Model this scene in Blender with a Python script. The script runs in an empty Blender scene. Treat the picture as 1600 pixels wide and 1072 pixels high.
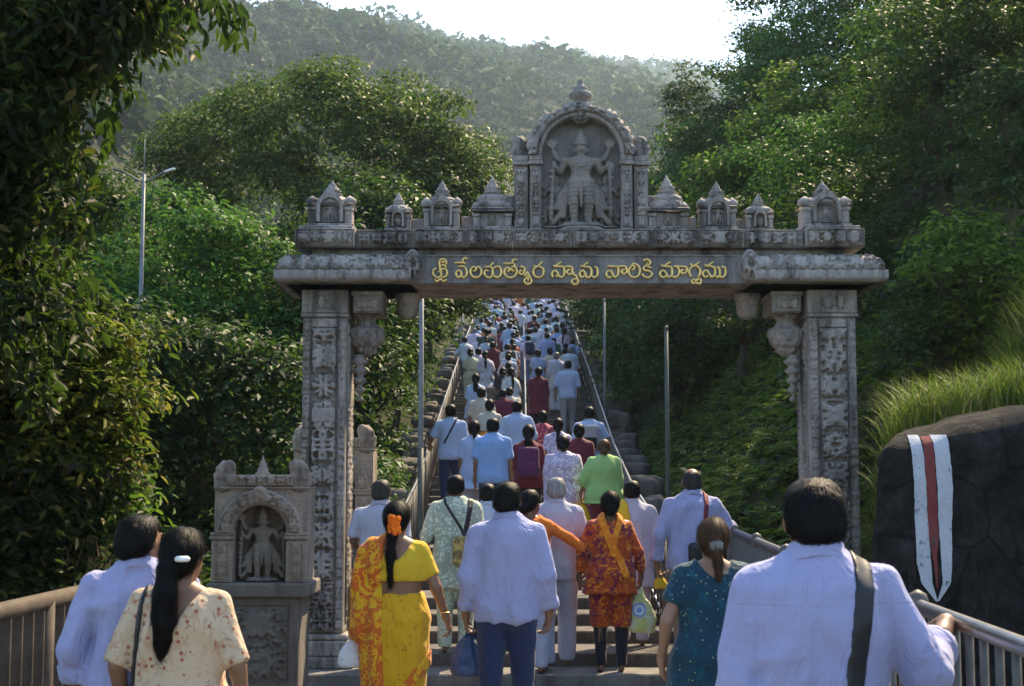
import bpy, math, random
import numpy as np
from mathutils import Vector, Matrix
from mathutils.bvhtree import BVHTree
R = math.radians
rng = np.random.default_rng(7)
random.seed(7)
S = bpy.context.scene
COL = S.collection

# ------------------------------------------------------------------ camera
F = 2222.0                                   # focal length in photo pixels (1600 px wide)
PITCH = math.atan((755 - 536) / F)
CZ = 1.65
cam_d = bpy.data.cameras.new('camera'); cam = bpy.data.objects.new('camera', cam_d); COL.objects.link(cam)
cam.location = (0, 0, CZ); cam.rotation_euler = (R(90) + PITCH, 0, 0)
cam_d.sensor_width = 36; cam_d.lens = 36 * F / 1600; cam_d.clip_start = 0.1; cam_d.clip_end = 6000
cam_d.dof.use_dof = True; cam_d.dof.focus_distance = 13.0; cam_d.dof.aperture_fstop = 7.0
S.camera = cam

def at(px, py, Y):
    """the point at depth Y that the photo shows at pixel px, py"""
    u = (px - 800) / F; v = (536 - py) / F
    dy = math.cos(PITCH) - v * math.sin(PITCH); dz = math.sin(PITCH) + v * math.cos(PITCH)
    return Vector((u / dy * Y, Y, CZ + dz / dy * Y))

# ------------------------------------------------------------------ world, sun, exposure
SUN_EL, SUN_AZ = R(48), R(31)                # azimuth clockwise from +Y
w = bpy.data.worlds.new('World'); S.world = w; w.use_nodes = True
nt = w.node_tree; nt.nodes.clear()
sky = nt.nodes.new('ShaderNodeTexSky'); sky.sky_type = 'NISHITA'; sky.sun_disc = False
sky.sun_elevation = SUN_EL; sky.sun_rotation = SUN_AZ; sky.air_density = 1.25; sky.dust_density = .8; sky.ozone_density = 1.6
bg = nt.nodes.new('ShaderNodeBackground'); bg.inputs[1].default_value = 0.115
ow = nt.nodes.new('ShaderNodeOutputWorld')
nt.links.new(sky.outputs[0], bg.inputs[0]); nt.links.new(bg.outputs[0], ow.inputs[0])
sun_d = bpy.data.lights.new('sun', 'SUN'); sun_d.energy = 3.9; sun_d.angle = R(0.6); sun_d.color = (1.0, 0.80, 0.52)
sun = bpy.data.objects.new('sun', sun_d); COL.objects.link(sun)
sdir = Vector((math.sin(SUN_AZ) * math.cos(SUN_EL), math.cos(SUN_AZ) * math.cos(SUN_EL), math.sin(SUN_EL)))
sun.rotation_euler = sdir.to_track_quat('Z', 'Y').to_euler(); sun.location = (30, 40, 40)
S.view_settings.view_transform = 'Standard'; S.view_settings.look = 'None'
S.view_settings.gamma = 1; S.view_settings.exposure = 1.78; S.view_settings.use_curve_mapping = False
S.render.engine = 'CYCLES'
S.cycles.use_denoising = True
S.cycles.max_bounces = 6; S.cycles.diffuse_bounces = 3; S.cycles.glossy_bounces = 3; S.cycles.transmission_bounces = 4
S.cycles.volume_bounces = 1; S.cycles.transparent_max_bounces = 6

# ------------------------------------------------------------------ scene-graph helpers
def thing(name, label, cat, loc=(0, 0, 0), rz=0, group=None):
    o = bpy.data.objects.new(name, None); COL.objects.link(o); o.empty_display_size = .1
    o.location = loc; o.rotation_euler = (0, 0, rz); o['label'] = label; o['category'] = cat
    if group: o['group'] = group
    return o
def tag(o, label, cat, group=None):
    o['label'] = label; o['category'] = cat
    if group: o['group'] = group
    return o
def kind(o, k): o['kind'] = k; return o
def copy_tree(o, parent=None):
    c = o.copy(); COL.objects.link(c)
    if parent is not None: c.parent = parent
    for ch in o.children: copy_tree(ch, c)
    return c
def mesh_obj(name, V, Fc, mat, parent=None, smooth=False, shift=None):
    """V (n,3) array, Fc list of index tuples or an (m,4)/(m,3) array"""
    me = bpy.data.meshes.new(name)
    V = np.asarray(V, dtype=np.float32)
    if isinstance(Fc, np.ndarray):
        m, k = Fc.shape
        me.vertices.add(len(V)); me.vertices.foreach_set('co', V.ravel())
        me.loops.add(m * k); me.loops.foreach_set('vertex_index', Fc.astype(np.int32).ravel())
        me.polygons.add(m); me.polygons.foreach_set('loop_start', np.arange(0, m * k, k, dtype=np.int32))
        me.update(calc_edges=True); me.validate()
    else:
        me.from_pydata(V.tolist(), [], Fc); me.update()
    if smooth: me.polygons.foreach_set('use_smooth', np.ones(len(me.polygons), dtype=bool))
    me.materials.append(mat)
    o = bpy.data.objects.new(name, me); COL.objects.link(o)
    if parent is not None: o.parent = parent
    if shift is not None: o.location = shift
    return o
def share(src, name, parent=None, loc=(0, 0, 0), rot=(0, 0, 0), sc=(1, 1, 1)):
    o = bpy.data.objects.new(name, src.data); COL.objects.link(o)
    o.parent = parent; o.location = loc; o.rotation_euler = rot; o.scale = sc
    return o

class MB:
    """collects shapes, then links them as one mesh object"""
    def __init__(s): s.v = []; s.f = []; s.n = 0
    def add(s, V, Fc):
        s.v.append(np.asarray(V, dtype=float)); s.f += [tuple(i + s.n for i in f) for f in Fc]; s.n += len(V); return s
    def box(s, x0, x1, y0, y1, z0, z1, b=.008):
        b = min(b, (x1 - x0) * .3, (y1 - y0) * .3, (z1 - z0) * .3)
        lo = (x0, y0, z0); hi = (x1, y1, z1); V = []; ix = {}
        for c in range(8):
            sg = [(c >> k) & 1 for k in range(3)]
            for ax in range(3):
                p = [(hi[k] if sg[k] else lo[k]) for k in range(3)]
                for k in range(3):
                    if k != ax: p[k] += -b if sg[k] else b
                ix[(c, ax)] = len(V); V.append(p)
        Fc = []
        for ax in range(3):
            u, w_ = [(1, 2), (2, 0), (0, 1)][ax]
            for sd in (0, 1):
                cs = [sd << ax, (sd << ax) | (1 << u), (sd << ax) | (1 << u) | (1 << w_), (sd << ax) | (1 << w_)]
                q = [ix[(c, ax)] for c in cs]; Fc.append(q if sd else q[::-1])
            for a in (0, 1):
                for d in (0, 1):
                    c0 = (a << u) | (d << w_); c1 = c0 | (1 << ax)
                    q = [ix[(c0, u)], ix[(c1, u)], ix[(c1, w_)], ix[(c0, w_)]]
                    Fc.append(q if (a == d) else q[::-1])
        for c in range(8):
            q = [ix[(c, 0)], ix[(c, 1)], ix[(c, 2)]]
            Fc.append(q if bin(c).count('1') % 2 else q[::-1])
        return s.add(V, Fc)
    def lathe(s, c, prof, n=16, sq=(1, 1)):
        V = []; Fc = []
        for r, z in prof:
            for k in range(n):
                a = 2 * math.pi * (k + .5) / n; V.append((c[0] + r * math.cos(a) * sq[0], c[1] + r * math.sin(a) * sq[1], c[2] + z))
        for i in range(len(prof) - 1):
            for k in range(n):
                Fc.append((i * n + k, i * n + (k + 1) % n, (i + 1) * n + (k + 1) % n, (i + 1) * n + k))
        Fc.append(tuple(range(n))[::-1]); Fc.append(tuple((len(prof) - 1) * n + k for k in range(n)))
        return s.add(V, Fc)
    def tube(s, pts, r, n=8, flat=1.0):
        pts = [Vector(p) for p in pts]; rr = r if isinstance(r, (list, tuple)) else [r] * len(pts)
        V = []; Fc = []
        for i, p in enumerate(pts):
            t = (pts[min(i + 1, len(pts) - 1)] - pts[max(i - 1, 0)]).normalized()
            ref = Vector((0, 1, 0)) if abs(t.y) < .9 else Vector((0, 0, 1))
            a = t.cross(ref).normalized(); b = a.cross(t).normalized()
            for k in range(n):
                an = 2 * math.pi * k / n
                V.append(p + a * (rr[i] * math.cos(an)) + b * (rr[i] * flat * math.sin(an)))
        for i in range(len(pts) - 1):
            for k in range(n):
                Fc.append((i * n + k, i * n + (k + 1) % n, (i + 1) * n + (k + 1) % n, (i + 1) * n + k))
        Fc.append(tuple(range(n))[::-1]); Fc.append(tuple((len(pts) - 1) * n + k for k in range(n)))
        return s.add([tuple(v) for v in V], Fc)
    def poly(s, pts, y0, y1):
        """prism of an x,z outline (counter-clockwise seen from -y)"""
        n = len(pts); V = [(x, y0, z) for x, z in pts] + [(x, y1, z) for x, z in pts]
        Fc = [tuple(range(n)), tuple(range(n, 2 * n))[::-1]] + [(k, k + n, (k + 1) % n + n, (k + 1) % n) for k in range(n)]
        return s.add(V, Fc)
    def grid(s, A):
        """A (m,n,3) point grid"""
        m, n, _ = A.shape
        Fc = [(i * n + j, (i + 1) * n + j, (i + 1) * n + j + 1, i * n + j + 1) for i in range(m - 1) for j in range(n - 1)]
        return s.add(A.reshape(-1, 3), Fc)
    def build(s, name, mat, parent=None, smooth=False, loc=None):
        return mesh_obj(name, np.vstack(s.v), s.f, mat, parent, smooth, loc)

# ------------------------------------------------------------------ numpy noise, sdf, surface nets
_lat = np.random.default_rng(3).random((32, 32, 32)).astype(np.float32)
def vnoise(P, seed=0):
    P = np.asarray(P, dtype=np.float32) + np.float32(seed * 7.31)
    i = np.floor(P).astype(np.int32); f = P - i; f = f * f * (3 - 2 * f); i &= 31; j = (i + 1) & 31
    x0, y0, z0 = i[..., 0], i[..., 1], i[..., 2]; x1, y1, z1 = j[..., 0], j[..., 1], j[..., 2]
    fx, fy, fz = f[..., 0], f[..., 1], f[..., 2]
    a = _lat[x0, y0, z0] * (1 - fx) + _lat[x1, y0, z0] * fx; b = _lat[x0, y1, z0] * (1 - fx) + _lat[x1, y1, z0] * fx
    c = _lat[x0, y0, z1] * (1 - fx) + _lat[x1, y0, z1] * fx; d = _lat[x0, y1, z1] * (1 - fx) + _lat[x1, y1, z1] * fx
    return (a * (1 - fy) + b * fy) * (1 - fz) + (c * (1 - fy) + d * fy) * fz
def fbm(P, seed=0, oct=3):
    s = 0; a = .5
    for k in range(oct): s = s + a * vnoise(P * (2 ** k), seed + k); a *= .5
    return s
def smin(a, b, k):
    h = np.clip(.5 + .5 * (b - a) / k, 0, 1); return b * (1 - h) + a * h - k * h * (1 - h)
def cone(P, a, b, ra, rb):
    a = np.asarray(a, dtype=np.float32); ab = np.asarray(b, dtype=np.float32) - a
    d = P - a; t = np.clip((d @ ab) / max(float(ab @ ab), 1e-9), 0, 1)
    return np.sqrt(((d - t[:, None] * ab) ** 2).sum(1)) - (ra + (rb - ra) * t)
def ell(P, c, r):
    r = np.asarray(r, dtype=np.float32); q = (P - np.asarray(c, dtype=np.float32)) / r
    k = np.sqrt((q * q).sum(1)) + 1e-6; return (k - 1) * min(r) * .6 + (k - 1) * float(np.mean(r)) * .4
def loft(P, rows, p=2.4):
    """rows (z, cx, cy, half width, half depth); ends closed"""
    rows = np.array(rows, dtype=np.float32); z = P[:, 2]
    cx, cy, hw, hd = (np.interp(z, rows[:, 0], rows[:, k]) for k in (1, 2, 3, 4))
    k = (np.abs((P[:, 0] - cx) / hw) ** p + np.abs((P[:, 1] - cy) / hd) ** p) ** (1 / p)
    d = (k - 1) * np.minimum(hw, hd)
    return np.maximum(d, np.maximum(rows[0, 0] - z, z - rows[-1, 0])).astype(np.float32)
def rbox(P, c, h, r):
    q = np.abs(P - np.asarray(c, dtype=np.float32)) - (np.asarray(h, dtype=np.float32) - r)
    return np.sqrt((np.maximum(q, 0) ** 2).sum(1)) + np.minimum(q.max(1), 0) - r
def seg2(P, pts, ax=(0, 2)):
    """2-D distance to a polyline in the plane of two axes"""
    Q = P[:, ax]; best = None
    for a, b in zip(pts[:-1], pts[1:]):
        a = np.array(a, dtype=np.float32); ab = np.array(b, dtype=np.float32) - a
        t = np.clip(((Q - a) @ ab) / max(float(ab @ ab), 1e-9), 0, 1)
        d = np.sqrt(((Q - a - t[:, None] * ab) ** 2).sum(1)); best = d if best is None else np.minimum(best, d)
    return best
_E = [(0, 1), (2, 3), (4, 5), (6, 7), (0, 2), (1, 3), (4, 6), (5, 7), (0, 4), (1, 5), (2, 6), (3, 7)]
def surfnet(fn, lo, hi, h):
    lo = np.asarray(lo, float); n = np.maximum(np.ceil((np.asarray(hi, float) - lo) / h).astype(int) + 1, 3)
    ax = [lo[k] + h * np.arange(n[k]) for k in range(3)]
    G = np.stack(np.meshgrid(*ax, indexing='ij'), -1).reshape(-1, 3).astype(np.float32)
    A = fn(G).reshape(n); 
    A[0] = A[-1] = np.maximum(A[0], .001); A[:, 0] = np.maximum(A[:, 0], .001); A[:, -1] = np.maximum(A[:, -1], .001)
    A[-1] = np.maximum(A[-1], .001); A[:, :, 0] = np.maximum(A[:, :, 0], .001); A[:, :, -1] = np.maximum(A[:, :, -1], .001)
    c = [A[i:n[0] - 1 + i, j:n[1] - 1 + j, k:n[2] - 1 + k] for i in (0, 1) for j in (0, 1) for k in (0, 1)]
    ins = sum((x < 0).astype(np.int8) for x in c); mix = (ins > 0) & (ins < 8)
    idx = np.argwhere(mix); cv = np.stack([x[mix] for x in c], 1)
    off = np.array([(i, j, k) for i in (0, 1) for j in (0, 1) for k in (0, 1)], float)
    acc = np.zeros((len(idx), 3)); cnt = np.zeros(len(idx))
    for a, b in _E:
        va, vb = cv[:, a], cv[:, b]; m = (va < 0) != (vb < 0)
        t = np.where(m, va / np.where(m, va - vb, 1), 0)
        acc += np.where(m[:, None], off[a] + t[:, None] * (off[b] - off[a]), 0); cnt += m
    V = lo + h * (idx + acc / cnt[:, None])
    num = -np.ones(mix.shape, int); num[mix] = np.arange(len(idx)); Q = []
    sg = A < 0
    for d in range(3):
        u, w_ = [(1, 2), (2, 0), (0, 1)][d]
        s0 = np.take(sg, range(0, n[d] - 1), d); s1 = np.take(sg, range(1, n[d]), d)
        e = np.argwhere(s0 != s1); fl = s0[s0 != s1]
        ok = (e[:, u] > 0) & (e[:, w_] > 0) & (e[:, u] < n[u] - 1) & (e[:, w_] < n[w_] - 1); e = e[ok]; fl = fl[ok]
        def g(du, dw):
            q = e.copy(); q[:, u] -= du; q[:, w_] -= dw; return num[q[:, 0], q[:, 1], q[:, 2]]
        q = np.stack([g(1, 1), g(0, 1), g(0, 0), g(1, 0)], 1)
        q[~fl] = q[~fl][:, ::-1]; Q.append(q)
    Q = np.vstack(Q); Q = Q[(Q >= 0).all(1)]
    return V, Q
def smoothed(V, Q, it=1):
    for _ in range(it):
        acc = np.zeros_like(V); cnt = np.zeros(len(V))
        for k in range(4):
            np.add.at(acc, Q[:, k], V[Q[:, (k + 1) % 4]] + V[Q[:, k - 1]]); np.add.at(cnt, Q[:, k], 2)
        V = .4 * V + .6 * acc / np.maximum(cnt, 1)[:, None]
    return V
def sdf_obj(name, fn, lo, hi, h, mat, parent=None, it=1, T=None, loc=None):
    V, Q = surfnet(fn, lo, hi, h); V = smoothed(V, Q, it)
    if T is not None: V = T(V)
    return mesh_obj(name, V, Q, mat, parent, True, loc)
# ------------------------------------------------------------------ materials
class NT:
    def __init__(s, name):
        s.m = bpy.data.materials.new(name); s.m.use_nodes = True; s.t = s.m.node_tree; s.t.nodes.clear()
        s.out = s.t.nodes.new('ShaderNodeOutputMaterial'); s.b = s.t.nodes.new('ShaderNodeBsdfPrincipled')
        s.l(s.b.outputs[0], s.out.inputs[0]); s.co = s.t.nodes.new('ShaderNodeTexCoord').outputs['Object']
    def l(s, a, b): s.t.links.new(a, b)
    def n(s, k): return s.t.nodes.new('ShaderNode' + k)
    def set(s, **kw):
        for k, v in kw.items():
            i = s.b.inputs[{'col': 'Base Color', 'rough': 'Roughness', 'metal': 'Metallic', 'spec': 'Specular IOR Level', 'sss': 'Subsurface Weight', 'alpha': 'Alpha', 'trans': 'Transmission Weight', 'sheen': 'Sheen Weight'}[k]]
            if hasattr(v, 'links'): s.l(v, i)
            else: i.default_value = (*v, 1) if k == 'col' and len(v) == 3 else v
        return s
    def map(s, sc=(1, 1, 1), rot=(0, 0, 0), src=None):
        m = s.n('Mapping'); s.l(src or s.co, m.inputs[0]); m.inputs['Scale'].default_value = sc; m.inputs['Rotation'].default_value = rot; return m.outputs[0]
    def noise(s, scale, detail=4, rough=.6, vec=None, dist=0):
        x = s.n('TexNoise'); s.l(vec or s.co, x.inputs['Vector']); x.inputs['Scale'].default_value = scale; x.inputs['Detail'].default_value = detail
        x.inputs['Roughness'].default_value = rough; x.inputs['Distortion'].default_value = dist; return x.outputs[0]
    def vor(s, scale, feature='F1', vec=None, out=0, rand=1):
        x = s.n('TexVoronoi'); x.feature = feature; s.l(vec or s.co, x.inputs['Vector']); x.inputs['Scale'].default_value = scale; x.inputs['Randomness'].default_value = rand; return x.outputs[out]
    def ramp(s, fac, stops, mode='LINEAR'):
        r = s.n('ValToRGB'); s.l(fac, r.inputs[0]); r.color_ramp.interpolation = mode; e = r.color_ramp.elements
        while len(e) < len(stops): e.new(.5)
        for k, (p, c) in enumerate(stops):
            e[k].position = p; e[k].color = (*c, 1) if isinstance(c, tuple) else (c, c, c, 1)
        return r.outputs[0]
    def mix(s, fac, a, b, mode='MIX'):
        x = s.n('Mix'); x.data_type = 'RGBA'; x.blend_type = mode; x.clamp_factor = True
        for v, i in ((fac, x.inputs[0]), (a, x.inputs[6]), (b, x.inputs[7])):
            if hasattr(v, 'links'): s.l(v, i)
            else: i.default_value = v if i.type == 'VALUE' else (*v, 1)
        return x.outputs[2]
    def math(s, op, a, b=0.0, c=None):
        x = s.n('Math'); x.operation = op
        for v, i in ((a, x.inputs[0]), (b, x.inputs[1]), (c, x.inputs[2])):
            if v is None: continue
            if hasattr(v, 'links'): s.l(v, i)
            else: i.default_value = v
        return x.outputs[0]
    def xyz(s):
        x = s.n('SeparateXYZ'); s.l(s.co, x.inputs[0]); return x.outputs
    def bump(s, h, strength=.5, dist=.01):
        x = s.n('Bump'); s.l(h, x.inputs['Height']); x.inputs['Strength'].default_value = strength; x.inputs['Distance'].default_value = dist
        prev = s.b.inputs['Normal'].links
        if prev: s.l(prev[0].from_socket, x.inputs['Normal'])
        s.l(x.outputs[0], s.b.inputs['Normal']); return s
def stone_mat(name, c0, c1, c2, stain=.6, sc=1.0):
    t = NT(name)
    g = t.noise(38 * sc, 6, .75); big = t.noise(2.2 * sc, 5, .65); st = t.noise(1.0, 5, .7, t.map((5, 5, .9)))
    a = t.ramp(g, [(.3, c0), (.55, c1), (.75, c2)])
    a = t.mix(t.ramp(big, [(.38, 0.0), (.68, .75)]), a, tuple(x * .55 for x in c1))
    a = t.mix(t.math('MULTIPLY', t.ramp(st, [(.48, 0.0), (.66, 1.0)]), stain), a, (.035, .032, .03))
    a = t.mix(t.ramp(t.noise(6 * sc, 4, .7), [(.6, 0.0), (.78, .35)]), a, (c2[0] * 1.15, c2[1] * 1.12, c2[2] * 1.02))
    t.set(col=a, rough=.88, spec=.25)
    t.bump(g, .45, .006); t.bump(t.noise(9 * sc, 5, .6), .5, .015)
    return t.m
M_STONE = stone_mat('grey_granite', (.19, .166, .148), (.365, .325, .295), (.54, .485, .445), .85)
M_STONE_P = stone_mat('panel_granite', (.165, .152, .142), (.255, .238, .225), (.33, .31, .295), .6)
M_STONE_W = stone_mat('weathered_granite', (.20, .155, .125), (.34, .275, .225), (.48, .40, .33), .65)
M_STATUE = stone_mat('statue_stone', (.16, .14, .122), (.27, .24, .21), (.40, .36, .315), .5, 1.5)
M_DARKST = stone_mat('dark_statue_stone', (.11, .095, .083), (.185, .162, .142), (.27, .24, .212), .5, 1.2)
M_STEP = stone_mat('step_stone', (.07, .06, .055), (.125, .11, .10), (.20, .18, .165), .7)
M_GROUND = stone_mat('paving_ground', (.12, .11, .10), (.19, .175, .16), (.26, .24, .22), .6)
def boulder_mat():
    t = NT('dark_boulder')
    a = t.ramp(t.noise(5, 8, .75), [(.35, (.009, .008, .0078)), (.55, (.030, .027, .026)), (.72, (.085, .077, .074))])
    st = t.noise(1.2, 6, .7, t.map((6, 6, .7)))
    a = t.mix(t.ramp(st, [(.56, 0.0), (.70, .6)]), a, (.09, .082, .08)); a = t.mix(t.ramp(t.noise(16, 7, .8), [(.60, 0.0), (.68, .6)]), a, (.09, .087, .084)); a = t.mix(t.ramp(t.vor(2.3, 'DISTANCE_TO_EDGE', t.mix(.25, t.co, t.n('TexNoise').outputs[1])), [(.0, .8), (.035, 0.0)]), a, (.006, .006, .006))
    t.set(col=a, rough=.92, spec=.15); t.bump(t.noise(30, 6, .75), .9, .015); t.bump(t.noise(7, 8, .75), 1.0, .09); return t.m
M_BOULDER = boulder_mat()
def soil_mat():
    t = NT('soil'); a = t.ramp(t.noise(3, 6, .7), [(.35, (.018, .016, .010)), (.6, (.035, .040, .016)), (.8, (.05, .06, .02))])
    t.set(col=a, rough=.95, spec=.1); t.bump(t.noise(12, 5, .7), .8, .05); return t.m
M_SOIL = soil_mat()
def leaf_mat(name, stops, trans=.35, rough=.55, spec=.14):
    t = NT(name)
    g = t.n('NewGeometry'); rnd = g.outputs['Random Per Island']
    big = t.noise(.55, 3, .5)
    f = t.math('ADD', t.math('MULTIPLY', rnd, .78), t.math('MULTIPLY', big, .34))
    c = t.ramp(f, stops); t.set(col=c, rough=rough, spec=spec)
    tr = t.n('BsdfTranslucent'); t.l(t.mix(.5, c, (.085, .17, .018)), tr.inputs[0])
    mx = t.n('MixShader'); mx.inputs[0].default_value = trans; t.l(t.b.outputs[0], mx.inputs[1]); t.l(tr.outputs[0], mx.inputs[2]); t.l(mx.outputs[0], t.out.inputs[0])
    return t.m
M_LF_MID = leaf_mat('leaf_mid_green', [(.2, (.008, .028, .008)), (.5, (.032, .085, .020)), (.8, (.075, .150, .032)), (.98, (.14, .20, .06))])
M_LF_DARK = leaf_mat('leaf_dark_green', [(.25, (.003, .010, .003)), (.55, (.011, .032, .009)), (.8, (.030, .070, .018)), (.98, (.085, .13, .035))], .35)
M_LF_YEL = leaf_mat('leaf_yellow_green', [(.2, (.012, .034, .005)), (.5, (.055, .115, .014)), (.78, (.115, .185, .022)), (.96, (.20, .25, .04))], .5)  # on the right slope this tone stands in for sunlit foliage
M_LF_NEAR = leaf_mat('leaf_near_tree', [(.25, (.003, .006, .002)), (.6, (.010, .018, .004)), (.82, (.036, .044, .008)), (.97, (.13, .09, .02))], .4)  # brightest stop paints gold sun highlights on a few leaves
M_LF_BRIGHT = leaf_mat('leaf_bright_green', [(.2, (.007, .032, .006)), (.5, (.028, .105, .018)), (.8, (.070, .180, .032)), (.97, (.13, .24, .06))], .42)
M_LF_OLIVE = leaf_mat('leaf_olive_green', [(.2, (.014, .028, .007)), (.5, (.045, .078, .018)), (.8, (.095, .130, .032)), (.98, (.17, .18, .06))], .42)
M_LF_SUNGOLD = leaf_mat('leaf_golden', [(.2, (.012, .018, .003)), (.5, (.055, .070, .008)), (.75, (.13, .125, .014)), (.95, (.30, .22, .03))], .5)  # golden sunlight painted into the leaf colour
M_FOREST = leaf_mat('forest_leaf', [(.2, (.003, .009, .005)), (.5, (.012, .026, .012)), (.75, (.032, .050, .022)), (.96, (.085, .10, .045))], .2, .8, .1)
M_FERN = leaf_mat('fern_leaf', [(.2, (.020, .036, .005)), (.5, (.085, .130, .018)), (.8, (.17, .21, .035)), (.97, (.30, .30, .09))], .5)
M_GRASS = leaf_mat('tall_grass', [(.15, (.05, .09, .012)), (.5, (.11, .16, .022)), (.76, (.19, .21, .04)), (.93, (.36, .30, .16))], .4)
def simple(name, col, rough=.6, metal=0, spec=.4, var=.25, sc=20, bs=.2, bd=.004):
    t = NT(name); n_ = t.noise(sc, 5, .65)
    t.set(col=t.mix(t.ramp(n_, [(.35, 0.0), (.7, 1.0)]), tuple(c * (1 - var) for c in col), tuple(min(1, c * (1 + var)) for c in col)), rough=rough, metal=metal, spec=spec)
    t.bump(n_, bs, bd); return t.m
M_BARK = simple('bark', (.055, .042, .03), .9, 0, .2, .5, 14, .9, .03)
M_GOLD = simple('gilded_letter', (.80, .56, .20), .38, .75, .5, .12, 30, .15)
M_STEEL = simple('steel_rail', (.20, .20, .21), .32, .9, .5, .25, 12, .1)
M_RAILP = simple('worn_metal_post', (.105, .095, .085), .6, .2, .4, .35, 14)
M_POLE = simple('galvanised_pole', (.15, .165, .18), .6, .2, .4, .25, 5)
M_POLED = simple('painted_pole', (.065, .075, .068), .6, .1, .4, .3, 6)
M_LAMP = simple('lamp_glass', (.7, .7, .68), .3)
M_WOOD = simple('weathered_wood', (.066, .048, .036), .75, 0, .3, .4, 10, .6, .01)
def worn_paint(name, c):
    t = NT(name); n_ = t.noise(34, 6, .75); m_ = t.noise(7, 5, .7)
    a = t.mix(t.ramp(n_, [(.35, 0.0), (.7, 1.0)]), tuple(x * .8 for x in c), c)
    a = t.mix(t.ramp(t.math('ADD', t.math('MULTIPLY', n_, .6), t.math('MULTIPLY', m_, .5)), [(.60, 0.0), (.66, .85)]), a, (.05, .045, .046))
    t.set(col=a, rough=.85, spec=.2); t.bump(n_, .7, .008); t.bump(m_, .6, .03); return t.m
M_WPAINT = worn_paint('white_paint', (.46, .47, .51)); M_RPAINT = worn_paint('red_paint', (.19, .045, .042))
# ------------------------------------------------------------------ the lie of the land
_PD = [-50, 13.1, 15.1, 25, 40, 90]; _PZ = [0, 0, .42, 1.38, 4.0, 13.4]
def stair_z(d): return np.interp(d, _PD, _PZ)
def rail_x(d, side):
    w_ = np.interp(d, [12, 16, 25, 40, 75, 95], [1.36, 1.28, 1.62, 1.86, 2.15, 2.3]); c = np.interp(d, [12, 16, 25, 40, 75], [.16, .14, .17, .28, .5])
    return c + side * w_
def sstep(a, b, x): t = np.clip((x - a) / (b - a), 0, 1); return t * t * (3 - 2 * t)
def ground_z(x, y):
    x = np.asarray(x, float); y = np.asarray(y, float)
    zc = np.where(y < 13.2, -.16, stair_z(y) - .22)
    eb = np.clip((y - 13.8) / 4.0, 0, 1); sr = np.maximum(x - (3.25 * (1 - eb) + (rail_x(y, 1) + .55) * eb), 0); sl = np.maximum(-x - np.where(y < 13, 2.7, -rail_x(y, -1) + .55), 0)
    up = sr * 1.12; up = np.where(up > 9, 9 + 5 * (1 - np.exp(-(up - 9) / 5)), up)
    fy = .22 + .78 * sstep(8, 15, y)
    lf = np.minimum(sl * .28, 3.0) * sstep(10, 18, y) - np.minimum(sl * .1, .5) * (1 - sstep(9, 14, y))
    nz = (fbm(np.stack([x * .35, y * .35, x * 0], -1), 5) - .45) * .9 * np.clip((sr + sl) * .7, 0, 1)
    nz = nz + 1.75 * np.exp(-(((x - 5.2) / 1.7) ** 2 + ((y - 13.0) / 1.2) ** 2))
    far = np.clip((y - 60) / 60, 0, 1)
    return zc * (1 - far * .25) + up * fy + lf + nz
def gz1(x, y): return float(ground_z(np.array([x]), np.array([y]))[0])
xs = np.concatenate([np.linspace(-75, -9, 34), np.linspace(-8.5, 9, 60), np.linspace(9.6, 75, 34)])
ys = np.concatenate([np.linspace(-25, 8, 22), np.linspace(8.5, 60, 90), np.linspace(61, 125, 40)])
GX, GY = np.meshgrid(xs, ys, indexing='ij'); GZ = ground_z(GX, GY)
m_ = MB().grid(np.stack([GX, GY, GZ], -1))
kind(m_.build('ground', M_SOIL, smooth=True), 'structure')
kind(mesh_obj('terrain', [(-1700, -1700, -4), (1700, -1700, -4), (1700, 1700, -4), (-1700, 1700, -4)], [(0, 1, 2, 3)], M_SOIL), 'structure')
# paved forecourt in front of the steps and the landing slab under the gate
kind(MB().box(-2.75, 2.6, -12, 12.54, -.4, -.118, .01).build('forecourt_paving', M_GROUND), 'structure')
kind(MB().box(-3.3, 3.55, 12.55, 14.6, -.4, 0, .012).build('landing', M_GROUND), 'structure')

# far wooded hill
RPX = [-900, -300, 0, 200, 390, 520, 600, 680, 800, 940, 1060, 1110, 1200, 1500, 2300]
RPY = [-300, -200, -95, -22, 44, 54, 60, 82, 104, 118, 130, 150, 185, 260, 320]
RD = [230, 240, 270, 320, 400, 500, 580, 660, 750, 830, 900, 920, 940, 950, 950]
def hill_pt(px, t):
    """t 0 at the foot, 1 on the ridge, beyond 1 down the back"""
    px = np.asarray(px, float); t = np.asarray(t, float)
    D = np.interp(px, RPX, RD); py = np.interp(px, RPX, RPY)
    u = (px - 800) / F; v = (536 - py) / F; cp, sp = math.cos(PITCH), math.sin(PITCH)
    zr = CZ + (sp + v * cp) / (cp - v * sp) * D
    Y0 = 75.0; Y = Y0 + (D - Y0) * t; X = u / (cp - v * sp) * Y
    z0 = 4.0 + 3 * np.abs(u)
    z = z0 + (zr - z0) * np.where(t <= 1, t ** 1.15, 1 - (t - 1) * 1.1)
    wob = (fbm(np.stack([X * .010, Y * .008, X * 0], -1), 9, 4) - .47) * 75 * np.clip(t * 3, 0, 1) * np.clip((1 - t) * 4, 0, 1)
    return np.stack([X, Y, z + wob], -1)
pp, tt = np.meshgrid(np.linspace(-900, 2300, 120), np.concatenate([np.linspace(0, 1, 50), np.linspace(1.05, 1.6, 8)]), indexing='ij')
kind(MB().grid(hill_pt(pp, tt)).build('hill', M_SOIL, smooth=True), 'structure')

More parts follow.
